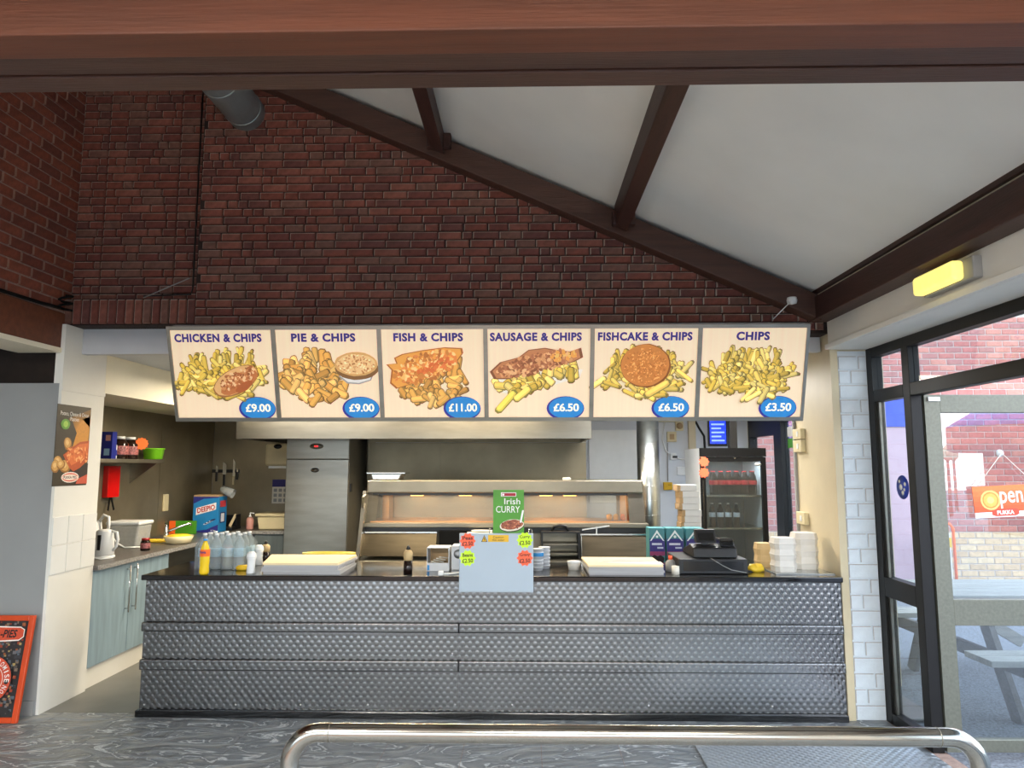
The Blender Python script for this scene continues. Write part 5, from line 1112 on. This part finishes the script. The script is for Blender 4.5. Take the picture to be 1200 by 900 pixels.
MB().prism([(x0+.006, z0+.003), (x1-.006, z0+.003), (xm, z1-.007)], 'y', 4.8010, 4.8016).build('triangle_face', 'caution_yellow', tri); B(xm-.002, xm+.002, 4.8006, 4.801, z0+.008, z1-.016).build('exclamation_mark', 'ink_black', tri)
# green curry card
a, b_, c_, d_ = rect(578, 574, 614, 626, 4.835)
t = thing('curry_card', 'green curry advert card standing above the pale board', 'sign', ((a+b_)/2, 4.84, ZC))
cd = B(a, b_, 4.835, 4.84, c_-.03, d_).build('card', 'card_green', t)
fp = FPrint((a, 4.8345, c_), (1, 0, 0), (0, 0, 1), b_-a, d_-c_)
fp.rectp(.25, .06, .75, .15, (240, 230, 230)); fp.rectp(.29, .075, .73, .14, (170, 24, 40)); fp.blob(.33, .11, .035, .035, 0, (240, 236, 236), 12, 0)
fp.blob(.6, .82, .40, .19, -.12, (60, 50, 36), 22, .03); fp.blob(.6, .80, .40, .185, -.12, (226, 220, 200), 22, .03); fp.blob(.6, .785, .37, .15, -.12, (150, 80, 52), 22, .06)
for _ in range(70):
    r1 = fp.rnd.uniform(0, 6.28); r2 = math.sqrt(fp.rnd.random()); fp.blob(.6+.33*r2*math.cos(r1), .785+.095*r2*math.sin(r1), .035, .02, fp.rnd.uniform(0, 3), fp.rnd.choice([(190, 104, 70), (120, 56, 40), (206, 130, 90), (160, 84, 60)]), 7, .2)
fp.shape([(.86, .74), (.92, .74), (1.0, .46), (.94, .46)], (236, 236, 232)); dd = fp.d
fp.mb.build('artwork', 'print', cd)
W_ = b_-a; H_ = d_-c_
text(cd, 'Irish', (a+W_*.62, 4.8345, d_-H_*.26), (1, 0, 0), (0, 0, 1), W_*.52, .040, 'ink_white', bold=.006, depth=dd+.0006)
text(cd, 'CURRY', (a+W_*.48, 4.8345, d_-H_*.44), (1, 0, 0), (0, 0, 1), W_*.78, .044, 'ink_white', bold=.006, depth=dd+.0006)
# stacked tubs
for k, (px_, y_, h_, lb) in enumerate(((630, 5.1, .15, 'front stack of white paper tubs right of the pale board'), (638, 5.2, .15, 'rear stack of white paper tubs right of the pale board'))):
    p = Vector((PY(px_, 660, y_).x, y_, ZC)); t = thing('paper_tub_stack', lb, 'tub stack', p, 'stacks of paper tubs')
    for j in range(6): MB().lathe([(.036-.0, .0), (.041, .022), (.043, .0225), (.043, .0245), (.0, .0245)], p+Vector((0, 0, .025*j)), 18).build('tub', 'card_white', t)
    if k == 0: MB().lathe([(.0435, .098), (.0437, .099), (.0437, .122), (.0435, .123)], p, 18).build('blue_band', 'blue_mid', t)
p = Vector((PY(673, 668, 5.1).x, 5.13, ZC)); t = thing('lidded_tub', 'small round white lidded tub on the counter', 'tub', p); MB().lathe([(.038, 0), (.042, .03), (.046, .05)], p, 20).build('cup', 'foam_white', t); MB().lathe([(.048, .05), (.048, .06), (0, .061)], p, 20).build('lid', 'plastic_white', t)
p = Vector((PY(792, 670, 4.92).x, 4.93, ZC)); tag(MB().lathe([(.008, 0), (.026, 0), (.026, .055), (.008, .055)], p, 18).build('receipt_roll', 'paper_white', None), 'white till roll standing beside the cash register', 'till roll')
p = Vector((PY(786, 665, 5.08).x, 5.08, ZC)); t = thing('sauce_dispenser', 'small grey bottle with an orange top left of the till', 'bottle', p); MB().lathe([(.035, 0), (.037, .005), (.037, .06), (.02, .075), (.014, .08)], p, 16).build('bottle', 'plastic_grey', t); MB().lathe([(.015, .08), (.013, .105), (0, .106)], p, 12).build('top', 'orange_sticker', t)
# cash register
x0 = PY(796, 660, 4.93).x; x1 = PY(877, 660, 4.93).x; yr0 = 4.94; yr1 = 5.34
t = thing('cash_register', 'black electronic cash register with small screen', 'cash register', ((x0+x1)/2, 5.14, ZC))
B(x0, x1, yr0, yr1, ZC, ZC+.10).build('cash_drawer', 'black_plastic', t, .006)
B(x0+.03, x1-.03, yr0-.004, yr0, ZC+.02, ZC+.085).build('drawer_front', 'black_gloss', t)
xm = PY(808, 640, 5.1).x
MB().prism([(yr0+.05, ZC+.101), (yr1-.01, ZC+.101), (yr1-.01, ZC+.13), (yr0+.17, ZC+.185), (yr0+.07, ZC+.17)], 'x', xm, x1-.05).build('keyboard_body', 'black_plastic', t, .012, 3)
for j in range(4):
    for i in range(8):
        yy = yr0+.20+.036*j; zz = ZC+.1735-.0092*j*1.2; xx = xm+.03+.034*i
        if xx < x1-.09: B(xx, xx+.026, yy, yy+.026, zz-.012, zz+.002).build('key', 'plastic_grey' if (i+j) % 4 == 0 else 'black_matt', t)
xd0, xd1 = PY(814, 630, 5.1).x, PY(837, 630, 5.1).x
B((xd0+xd1)/2-.02, (xd0+xd1)/2+.02, 5.08, 5.12, ZC+.17, ZC+.22).build('display_neck', 'black_plastic', t)
sc_ = MB().prism([(5.04, ZC+.195), (5.12, ZC+.195), (5.13, ZC+.285), (5.085, ZC+.285)], 'x', xd0, xd1).build('display', 'black_plastic', t, .004)
m = MB(); m.add([(xd0+.014, 5.0478, ZC+.212), (xd1-.014, 5.0478, ZC+.212), (xd1-.014, 5.0735, ZC+.262), (xd0+.014, 5.0735, ZC+.262)], [(0, 1, 2, 3)]); m.build('display_glass', 'black_gloss', sc_)
MB().prism([(5.02, ZC+.172), (5.18, ZC+.172), (5.17, ZC+.225), (5.06, ZC+.225), (5.03, ZC+.21)], 'x', xd1+.02, x1-.06).build('printer_cover', 'black_gloss', t, .01, 3)
MB().tube([(xm+.1, yr0-.006, ZC+.11), (xm+.18, yr0-.008, ZC+.06), (xm+.24, yr0-.01, ZC+.03), (xm+.34, yr0-.012, ZC+.012)], .0025, 6).build('lead', 'plastic_grey', t)
p = Vector((PY(886, 668, 5.05).x, 5.06, ZC)); mb = MB().lathe([(0, 0), (.05, .003), (.055, .02), (.03, .04), (0, .045)], p, 12, sx=1.2, sy=.6); random.seed(5)
for v in mb.v: v.x += random.uniform(-.008, .008); v.z = max(ZC, v.z+random.uniform(-.008, .014))
tag(mb.build('crumpled_packet', 'yellow', None), 'crumpled yellow packet between till and foam boxes', 'packet')
# foam food boxes, stacked and film wrapped
def foam_stack(px0, px1, ytop, Y, n, m_, lb):
    x0 = PY(px0, 655, Y).x; x1 = PY(px1, 655, Y).x; w_ = (x1-x0)/2; c = Vector(((x0+x1)/2, Y+w_, ZC+.008)); zt = PY((px0+px1)/2, ytop, Y).z-c.z
    t = thing('foam_box_stack', lb, 'box stack', c-Vector((0, 0, .0)), 'stacks of foam boxes'); h = zt/n
    for k in range(n):
        z0 = c.z+h*k; mb = MB()
        def rg_(s, z): 
            q = w_*s; r = q*.35; return [(c.x-q+r, c.y-q, z), (c.x+q-r, c.y-q, z), (c.x+q, c.y-q+r, z), (c.x+q, c.y+q-r, z), (c.x+q-r, c.y+q, z), (c.x-q+r, c.y+q, z), (c.x-q, c.y+q-r, z), (c.x-q, c.y-q+r, z)]
        prof = [(.90, 0), (.97, h*.42), (1.0, h*.47), (1.0, h*.53), (.97, h*.58), (.88, h*.995)]
        vs = []; fs = []
        for s, z in prof: vs += rg_(s, z0+z)
        for i in range(len(prof)-1):
            for j in range(8): fs.append((i*8+j, i*8+(j+1) % 8, (i+1)*8+(j+1) % 8, (i+1)*8+j))
        fs += [tuple(range(8))[::-1], tuple(range((len(prof)-1)*8, len(prof)*8))]; mb.add(vs, fs); mb.build('foam_box', m_, t)
    return t
xt0 = PY(908, 670, 4.95).x; xt1 = PY(966, 670, 4.95).x
tag(B(xt0, 2.075, 4.93, 5.37, ZC, ZC+.007).build('plastic_tray', 'clear_plastic', None), 'clear plastic tray under the foam box stacks', 'tray')
foam_stack(909, 936, 631, 4.97, 3, 'foam_white', 'white foam box stack in the middle of the three by the pier')
foam_stack(934, 962, 625, 5.10, 3, 'foam_white', 'tallest foam box stack, nearest the cream pier')
foam_stack(888, 907, 637, 5.2, 2, 'foam_cream', 'short tan foam box stack beside the till')
# ------------------------------------------------------------------ right side of the kitchen
tb = thing('prep_table', 'low black table right of the frying range', 'table', (1.35, 6.25, 0))
MB().prism([(1.0, 5.77), (1.70, 5.77), (1.70, 6.58), (1.13, 6.58), (1.13, 5.99), (1.0, 5.99)], 'z', .84, .87).build('table_top', 'black_plastic', tb)
for x in (1.15, 1.66):
    for y in (5.80, 6.55): B(x-.015, x+.015, y-.015, y+.015, 0, .84).build('leg', 'black_plastic', tb)
for k, (px0, px1, lb) in enumerate(((760, 780, 'teal and purple food carton next to the range'), (780, 802, 'middle teal and purple food carton'), (803, 814, 'teal and purple food carton half hidden by the till'))):
    Y = 5.79; x0 = PY(px0+.8, 630, Y).x; x1 = PY(px1-.8, 630, Y).x
    if k == 2: x1 = x0+.145
    z0 = .8705; z1 = PY(770, 619, Y).z
    t = thing('food_carton', lb, 'carton', ((x0+x1)/2, Y+.08, z0), 'teal food cartons'); c1 = B(x0, x1, Y, Y+.16, z0, z1).build('carton', 'teal_box', t, .003)
    w_ = x1-x0; h_ = z1-z0; fp = FPrint((x0, Y-.0006, z0), (1, 0, 0), (0, 0, 1), w_, h_)
    fp.rectp(0.02, .30, .98, .70, (52, 44, 122)); fp.rectp(.02, .66, .98, .78, (150, 60, 110)); fp.shape([(.04, .36), (.12, .36), (.5, .14), (.88, .36), (.96, .36), (.5, .05)], (226, 236, 236)); fp.blob(.5, .24, .08, .08, 0, (226, 236, 236), 12, 0)
    fp.shape([(.12, .98), (.88, .98), (.94, .84), (.7, .76), (.5, .80), (.3, .75), (.06, .84)], (30, 16, 26) if k == 0 else (40, 130, 140)); fp.rectp(.16, .42, .8, .48, (206, 210, 226)); fp.rectp(.5, .53, .88, .58, (190, 200, 220)); fp.mb.build('artwork', 'print', c1)
random.seed(9)
Y = 6.38; x0 = PY(803, 600, Y).x; x1 = PY(822, 600, Y).x; z = .8705; nb = 11; zt = PY(810, 568, Y).z; hb = (zt-z)/nb
pos_w = ('bottom', 'second', 'third', 'fourth', 'fifth', 'sixth', 'seventh', 'eighth', 'ninth', 'tenth', 'topmost')
for k in range(nb):
    dx = random.uniform(-.012, .012)-.004*abs(k-4); t = thing('burger_box', 'flat white food box, %s in the leaning stack by drinks fridge' % (pos_w[k] if k in (0, nb-1) else pos_w[k]+' from bottom'), 'box', ((x0+x1)/2+dx, Y+.09, z), 'food boxes stacked by the drinks fridge')
    B(x0+dx, x1+dx, Y, Y+.18, z, z+hb-.002).build('box_body', 'card_white', t); B(x0+dx-.03, x0+dx, Y+.004, Y+.18, z, z+hb-.003).build('flap_side', 'card_brown', t)
    z += hb
# drinks fridge
YD = 7.2; a, b_, c_, d_ = rect(823, 525, 900, 660, YD); zt = d_
df = thing('drinks_fridge', 'tall black framed glass door drinks fridge', 'fridge', ((a+b_)/2, 7.55, 0))
B(a, a+.03, YD+.06, 7.92, .1, zt).build('side_wall', 'plastic_white', df); B(b_-.03, b_, YD+.06, 7.92, .1, zt).build('side_wall', 'plastic_white', df)
B(a+.03, b_-.03, 7.89, 7.92, .1, zt).build('back_wall', 'fridge_inner', df); B(a+.03, b_-.03, YD+.06, 7.89, .1, .22).build('base', 'black_plastic', df); B(a+.03, b_-.03, YD+.06, 7.89, zt-.12, zt).build('roof', 'plastic_white', df)
zh = PY(860, 535, YD).z
B(a, b_, YD-.005, YD+.06, zh, zt).build('header', 'black_matt', df); B(a, b_, YD+.01, YD+.06, .1, .2).build('kick_grille', 'black_plastic', df)
ds = .045
dfr = B(a, a+ds, YD+.01, YD+.055, .2, zh-.006).build('door_frame', 'black_matt', df); 
for q in ((b_-ds, b_, .2, zh-.006), (a+ds, b_-ds, zh-.05, zh-.006), (a+ds, b_-ds, .2, .26)): B(q[0], q[1], YD+.01, YD+.055, q[2], q[3]).build('door_frame', 'black_matt', df)
B(a+ds, b_-ds, YD+.025, YD+.035, .26, zh-.05).build('door_glass', 'glass_fridge', df)
B(a+.005, a+.02, YD-.015, YD+.01, .7, 1.5).build('door_handle', 'black_gloss', df)
for x in (a+.05, b_-.05):
    for y in (YD+.1, 7.85): B(x-.02, x+.02, y-.02, y+.02, 0, .1).build('foot', 'black_plastic', df)
p = PY(888, 544, YD+.008); MB().lathe([(0, -.003), (.035, -.002)], p, 20, 'y', sy=.45).build('badge', 'plastic_white', df)
p = PY(861, 536.5, YD+.008); MB().lathe([(0, -.004), (.012, -.003)], (p.x, YD+.009, p.z), 12, 'y').build('lock', 'chrome', df)
d = bpy.data.lights.new('lamp', 'AREA'); d.shape = 'RECTANGLE'; d.size = .45; d.size_y = .05; d.energy = 5; d.color = (.9, .96, 1); o = bpy.data.objects.new('lamp', d); C.objects.link(o); o.parent = df; o.location = Vector(((a+b_)/2, YD+.12, zt-.125))-ORG[df]
shz = [PY(860, 580, YD+.1).z, PY(860, 618, YD+.1).z, PY(860, 618, YD+.1).z-.38]
for z in shz: B(a+.032, b_-.032, YD+.07, 7.88, z-.018, z).build('shelf', 'steel_bright', df)
dbot = None; cnt = 0
def drink(x, y, z, lm, lb):
    global dbot
    p = Vector((x, y, z+.0005))
    if dbot is None or lm not in dbot:
        t = thing('cola_bottle', lb, 'bottle', p, 'drink bottles in the fridge'); b1, b2 = bottle(p, .032, .24, '', .012, .0145, '')
        b1.build('body', 'bottle_dark', t); b2.build('cap', lm, t); MB().lathe([(.0325, .10), (.0328, .101), (.0328, .145), (.0325, .146)], p, 18).build('paper_label', lm, t)
        dbot = dbot or {}; dbot[lm] = t; return t
    return copy_tree(dbot[lm], p, lb)
nth = ('first', 'second', 'third', 'fourth', 'fifth', 'sixth')
for i in range(6):
    for r_ in range(2): drink(PY(837+9.2*i, 575, YD+.15).x+.0, YD+.14+.08*r_, shz[0], 'ink_red', 'red labelled cola bottle on the top shelf, %s from left, %s row' % (nth[i], ('front', 'back')[r_]))
for i in range(4): drink(PY(833+9.5*i, 615, YD+.15).x+.015, YD+.14, shz[1], 'card_white', 'pale labelled dark drink bottle on the middle shelf, %s from left' % nth[i])
for i in range(2): drink(PY(842+9*i, 640, YD+.15).x, YD+.14, shz[2], 'ink_black', 'dark bottle on the low shelf, %s from left' % nth[i])
# the two price stars on the fridge
for (v_, lb) in ((541, 'upper'), (554, 'lower')):
    p = PY(825, v_, YD-.006); s_ = star(p, (1, 0, 0), (0, 0, 1), .055, 9, .002, .76).build('price_star', 'orange_sticker', df)
tag(B(PY(853.5, 500, 7.35).x, PY(862, 500, 7.35).x, 7.30, 7.40, zt+.0005, PY(858, 490, 7.35).z).build('black_speaker', 'black_plastic', None, .005), 'tall narrow black box on top of the drinks fridge', 'speaker')
# back wall fittings
a, b_, c_, d_ = rect(832, 494, 851, 520, KB-.06); b_ += .0
t = thing('blue_screen', 'small wall screen glowing blue above the drinks fridge', 'screen', ((a+b_)/2, KB-.04, c_)); B(a-.015, b_+.015, KB-.05, KB-.0005, c_-.03, d_+.05).build('case', 'black_plastic', t); sc_ = B(a, b_, KB-.052, KB-.05, c_, d_+.03).build('display', 'screen_blue', t)
for j in range(5): B(a+.02, b_-.02-(.04 if j % 2 else 0), KB-.0535, KB-.0522, c_+.03+.05*j, c_+.05+.05*j).build('text_row', 'screen_text', sc_)
a, b_, c_, d_ = rect(690, 504, 746, 570, KB)
t = tag(B(a, b_, KB-.025, KB-.0005, c_-.2, d_).build('white_board', 'plastic_white', None, .003), 'plain pale board on the back wall left of the silver flue', 'board')
p = PY(760, 560, 7.35); fl = thing('flue_pipe', 'shiny spiral wound silver flue pipe rising behind the range', 'pipe', (p.x, 7.35, 0)); rr = (PY(773, 560, 7.35).x-PY(747, 560, 7.35).x)/2
MB().lathe([(rr, 0), (rr, 2.498)], (p.x, 7.35, 0), 32).build('pipe', 'galvanised', fl)
for k in range(17):
    z = .1+.145*k; mb = MB(); pts = [(p.x+(rr+.0005)*math.cos(a_*.3), 7.35+(rr+.0005)*math.sin(a_*.3), z+.04*a_/21) for a_ in range(22)]
    mb.tube(pts, .0028, 5).build('spiral_seam', 'galvanised', fl)
B(p.x-rr-.035, p.x-rr-.012, 7.2, 7.5, 0, 1.48).build('back_plate', 'card_brown', fl)
def wallbox(nm, px0, py0, px1, py1, m_, lb, cat, d=.05, extra=None):
    a, b_, c_, d_ = rect(px0, py0, px1, py1, KB); t = thing(nm, lb, cat, ((a+b_)/2, KB-d/2, c_)); B(a, b_, KB-d, KB-.0005, c_, d_).build('case', m_, t, .006)
    if extra == 'round': MB().lathe([(0, -.02), (.03, -.015), (.04, 0)], ((a+b_)/2, KB-d, (c_+d_)/2), 16, 'y').build('knob', 'card_brown', t)
    if extra == 'window': B(a+.03, b_-.03, KB-d-.004, KB-d, c_+.03, d_-.03).build('inset', 'card_brown', t)
    if extra == 'digits':
        for i in range(2): B(a+.05+.05*i, a+.085+.05*i, KB-d-.003, KB-d, c_+.06, d_-.03).build('digit_block', 'ink_black', t)
    if extra == 'socket': B((a+b_)/2-.01, (a+b_)/2+.05, KB-d-.003, KB-d, (c_+d_)/2-.02, (c_+d_)/2+.01).build('switch', 'ink_black', t)
    return t
wallbox('isolator_switch', 791, 494, 800, 505, 'plastic_cream', 'cream round knob isolator high on the back wall', 'switch', .05, 'round')
wallbox('junction_box', 781, 506, 792, 518, 'plastic_cream', 'cream junction box with brown centre on the back wall', 'box', .05, 'window')
wallbox('thermostat', 777, 565, 787, 574, 'caution_yellow', 'yellow ochre control box hung on the back wall by the flue', 'control box', .06, 'digits')
wallbox('wall_socket', 785, 531, 792, 539, 'plastic_white', 'small white wall socket at the end of a cable', 'socket', .03, 'socket')
wallbox('vent_cover', 793, 547, 806, 557, 'plastic_white', 'white rectangular wall cover beside the drinks fridge', 'cover', .025)
z1 = PY(782, 518, KB).z
def cable(nm, pts, r, m_, lb): return tag(MB().tube([PY(u, v, KB-.012) for u, v in pts], r, 6).build(nm, m_, None), lb, 'cable')
cable('grey_cable', [(782.3, 519), (782.4, 540), (782.6, 564)], .008, 'plastic_grey', 'straight grey cable dropping to the yellow control box')
cable('white_cable', [(779, 495), (776, 515), (780, 528), (788, 535), (797, 538), (806, 538.5)], .010, 'plastic_white', 'curved white cable sagging along the back wall')
cable('black_cable', [(814, 492), (820, 503), (825, 511), (826, 526)], .014, 'black_plastic', 'black cable hanging down to the drinks fridge')
B_ = rect(806, 490, 814, 526, KB); tag(B(B_[0], B_[1], KB-.06, KB-.0005, B_[2]-.3, 2.498).build('pipe_casing', 'cream_paint', None), 'narrow cream pipe casing on the back wall', 'pipe casing')
B_ = rect(765, 490, 793, 494, KB-.1); tag(B(B_[0], B_[1], KB-.08, KB-.0005, B_[2], B_[3]+.05).build('cable_trunking', 'plastic_cream', None), 'cream trunking high on the back wall by the flue', 'trunking')
# boxes on the pier end
for k, (v0, v1, lb) in enumerate(((503, 515, 'upper cream switch box on the pier end'), (516, 530, 'lower cream switch box on the pier end'), (599, 613, 'low cream switch box on the pier end'))):
    z1 = PX(937, v0, 2.115).z; z0 = PX(937, v1, 2.115).z
    t = thing('switch_box', lb, 'switch', (2.10, 5.52, z0), 'switch boxes on the pier'); B(2.08, 2.1145, 5.44, 5.60, z0, z1).build('case', 'plastic_cream', t, .004); B(2.076, 2.08, 5.49, 5.52, (z0+z1)/2-.02, (z0+z1)/2+.02).build('rocker', 'plastic_white', t)
tag(B(2.095, 2.1145, 5.62, 5.645, 1.0, 2.3).build('cable_conduit', 'plastic_grey', None), 'thin grey conduit down the pier end', 'conduit')
# ------------------------------------------------------------------ open sign on the door glass
p = PY(1176, 587, 4.325)
t = thing('open_sign', 'orange open sign hung by cord on the door glass', 'sign', (p.x, 4.33, p.z-.1)); tilt = R(3)
wS, hS = .40, .185; p0 = PY(1141, 586, 4.325); cx = p0.x+wS/2; cz = p.z
M_ = Matrix.Translation((cx, 4.327, cz)) @ Matrix.Rotation(-tilt, 4, 'Y')
pl = B(-wS/2, wS/2, 0, .004, -hS/2, hS/2).xf(M_).build('plate', 'orange_frame', t)
uS = (M_.to_3x3() @ Vector((1, 0, 0))); vS = (M_.to_3x3() @ Vector((0, 0, 1))); O_ = M_ @ Vector((-wS/2, -.0004, -hS/2))
fp = FPrint(O_, uS, vS, wS, hS)
for k in range(5): fp.rectp(0, .16*k, 1, .16*k+.17, (236-4*k, 120-9*k, 60-6*k))
fp.rectp(0, .83, 1, 1, (226, 234, 240)); fp.shape([(.25, .92), (.30, .97), (.60, .97), (.65, .92), (.65, .80), (.60, .74), (.30, .74), (.25, .80)], (206, 66, 40))
for r_, cc in ((.145, (240, 190, 110)), (.12, (206, 130, 50)), (.10, (230, 170, 80)), (.05, (246, 206, 120))): fp.blob(.25, .45, r_, r_, 0, cc, 24, .02)
dd = fp.d; fp.mb.build('artwork', 'print', pl)
def so_(x, y): return O_+uS*(x*wS)+vS*((1-y)*hS)
text(pl, 'pen', so_(.56, .46), uS, vS, .135, .10, 'ink_white', bold=.01, depth=dd+.0006); text(pl, 'PUKKA', so_(.45, .855), uS, vS, .10, .024, 'ink_white', bold=.03, depth=dd+.0006)
hk = PY(1171, 531, 4.325)
MB().lathe([(0, -.02), (.018, -.012), (.022, 0)], (hk.x+.02, 4.354, hk.z), 16, 'y').build('suction_cup', 'plastic_white', t)
for s_ in (-1, 1): MB().tube([(hk.x+.02, 4.333, hk.z), M_ @ Vector((s_*.17, -.002, hS/2))], .002, 5).build('cord', 'paper_white', t)
# round sticker on the side light
p = PX(1058, 571, 2.3655); t = thing('window_sticker', 'round blue and white sticker on the narrow side window', 'sticker', (2.365, p.y, p.z-.06)); dk = MB().lathe([(0, -.002), (.075, -.0015)], (2.366, p.y, p.z), 24, 'x').build('disc', 'blue_sign', t)
for (dy, dz, s_) in ((.02, .0, .02), (-.03, .02, .014), (.0, -.035, .016), (-.02, -.015, .012), (.035, .035, .012)): MB().lathe([(0, -.0034), (s_, -.003)], (2.366, p.y+dy, p.z+dz), 9, 'x').build('white_mark', 'ink_white', dk)
# ------------------------------------------------------------------ yard and street
a, b_, c_, d_ = rect(1030, 466, 1092, 500, 9.97); tag(B(a, b_, 9.95, 9.989, c_, d_).build('blue_fascia_sign', 'blue_sign', None), 'plain blue board high on the yard wall outside', 'sign')
a, b_, c_, d_ = rect(1030, 500, 1092, 690, 9.97); tag(B(a, b_, 9.965, 9.989, -.028, c_+1.8 if False else d_-.002).build('yard_shutter', 'pink_render', None), 'smooth pinkish panel under the blue board outside', 'panel')
def picnic(cx, cy, ang):
    t = thing('picnic_table', 'weathered grey timber picnic table in the yard outside the door', 'picnic table', (cx, cy, -.03)); M_ = Matrix.Translation((cx, cy, -.03)) @ Matrix.Rotation(ang, 4, 'Z')
    for i in range(5): MB().box(-.9, .9, -.36+.145*i, -.36+.145*i+.135, .73, .77).xf(M_).build('top_plank', 'wood_grey', t, .004)
    for s_ in (-1, 1):
        for q in (0, 1): MB().box(-.9, .9, s_*(.66+.14*q)-.065, s_*(.66+.14*q)+.065, .42, .46).xf(M_).build('seat_plank', 'wood_grey', t, .004)
    for x in (-.62, .62):
        MB().box(x-.02, x+.02, -.80, .80, .33, .42).xf(M_).build('seat_bearer', 'wood_dark', t); MB().box(x-.02, x+.02, -.36, .36, .65, .73).xf(M_).build('top_bearer', 'wood_dark', t)
        for s_ in (-1, 1): MB().bar((x+.042, s_*.62, 0), (x+.042, s_*.28, .73), .04, .10, (0, 1, 0)).xf(M_).build('leg', 'wood_dark', t)
        MB().bar((x*.94, 0, .66), (x*.15, 0, .37), .04, .08).xf(M_).build('brace', 'wood_grey', t)
    return t
picnic(3.78, 5.55, R(1.5))
t = thing('orange_barrier', 'orange tubular frame round a white and yellow post by the yard wall', 'barrier', (PY(1112, 680, 9.5).x, 9.5, -.03)); x = PY(1106, 650, 9.5).x; x2 = PY(1119, 650, 9.5).x; zt = PY(1112, 614, 9.5).z
MB().tube([(x, 9.5, -.03), (x, 9.5, zt-.06), (x+.04, 9.5, zt), (x2-.04, 9.5, zt), (x2, 9.5, zt-.06), (x2, 9.5, -.03)], .018, 8).build('frame', 'orange_bright', t)
xm = (x+x2)/2; B(xm-.05, xm+.04, 9.52, 9.6, -.03, zt-.12).build('post', 'plastic_white', t); B(xm-.06, xm+.05, 9.51, 9.61, zt-.3, zt-.18).build('yellow_band', 'yellow', t); B(xm-.06, xm+.05, 9.51, 9.61, .05, .18).build('yellow_band', 'yellow', t)
# a kiosk and lamps across the street, seen mirrored in the door glass
DM = 4.355
def mir(px_, py_, D): q = PY(px_, py_, D); return Vector((q.x, 2*DM-q.y, q.z))
D = 18; kc = mir(1195, 515, D); zt = mir(1195, 500, D).z; zb = mir(1195, 530, D).z; kr = abs(mir(1118, 515, D).x-kc.x)
t = thing('kiosk', 'street kiosk with brick red canopy and blue domed roof mirrored in the door', 'kiosk', (kc.x, kc.y, -.03))
MB().lathe([(kr*.9, zb), (kr, zb+.06), (kr, zt)], (kc.x, kc.y, 0), 8).build('canopy', 'kiosk_brick', t); MB().lathe([(kr*.98, zt), (kr*.5, zt+.5), (0, zt+.75)], (kc.x, kc.y, 0), 16).build('roof', 'blue_sign', t); MB().lathe([(kr*.5, -.03), (kr*.5, zb)], (kc.x, kc.y, 0), 8).build('booth', 'kiosk_brick', t)
for (px_, lb) in ((1112, 'left'), (1119, 'right')):
    dl_ = 24 if lb == 'left' else 27; q = mir(px_, 560, dl_); zt = mir(px_, 540, dl_).z
    t = thing('street_lamp', lb+' one of a pair of street lamps mirrored in the door glass', 'street lamp', (q.x, q.y, -.03), 'street lamps'); MB().lathe([(.06, -.03), (.04, zt)], (q.x, q.y, 0), 10).build('post', 'kiosk_brick', t); MB().lathe([(.05, zt), (.16, zt+.12), (.18, zt+.35), (.06, zt+.5), (0, zt+.52)], (q.x, q.y, 0), 14).build('lantern', 'plastic_cream', t)
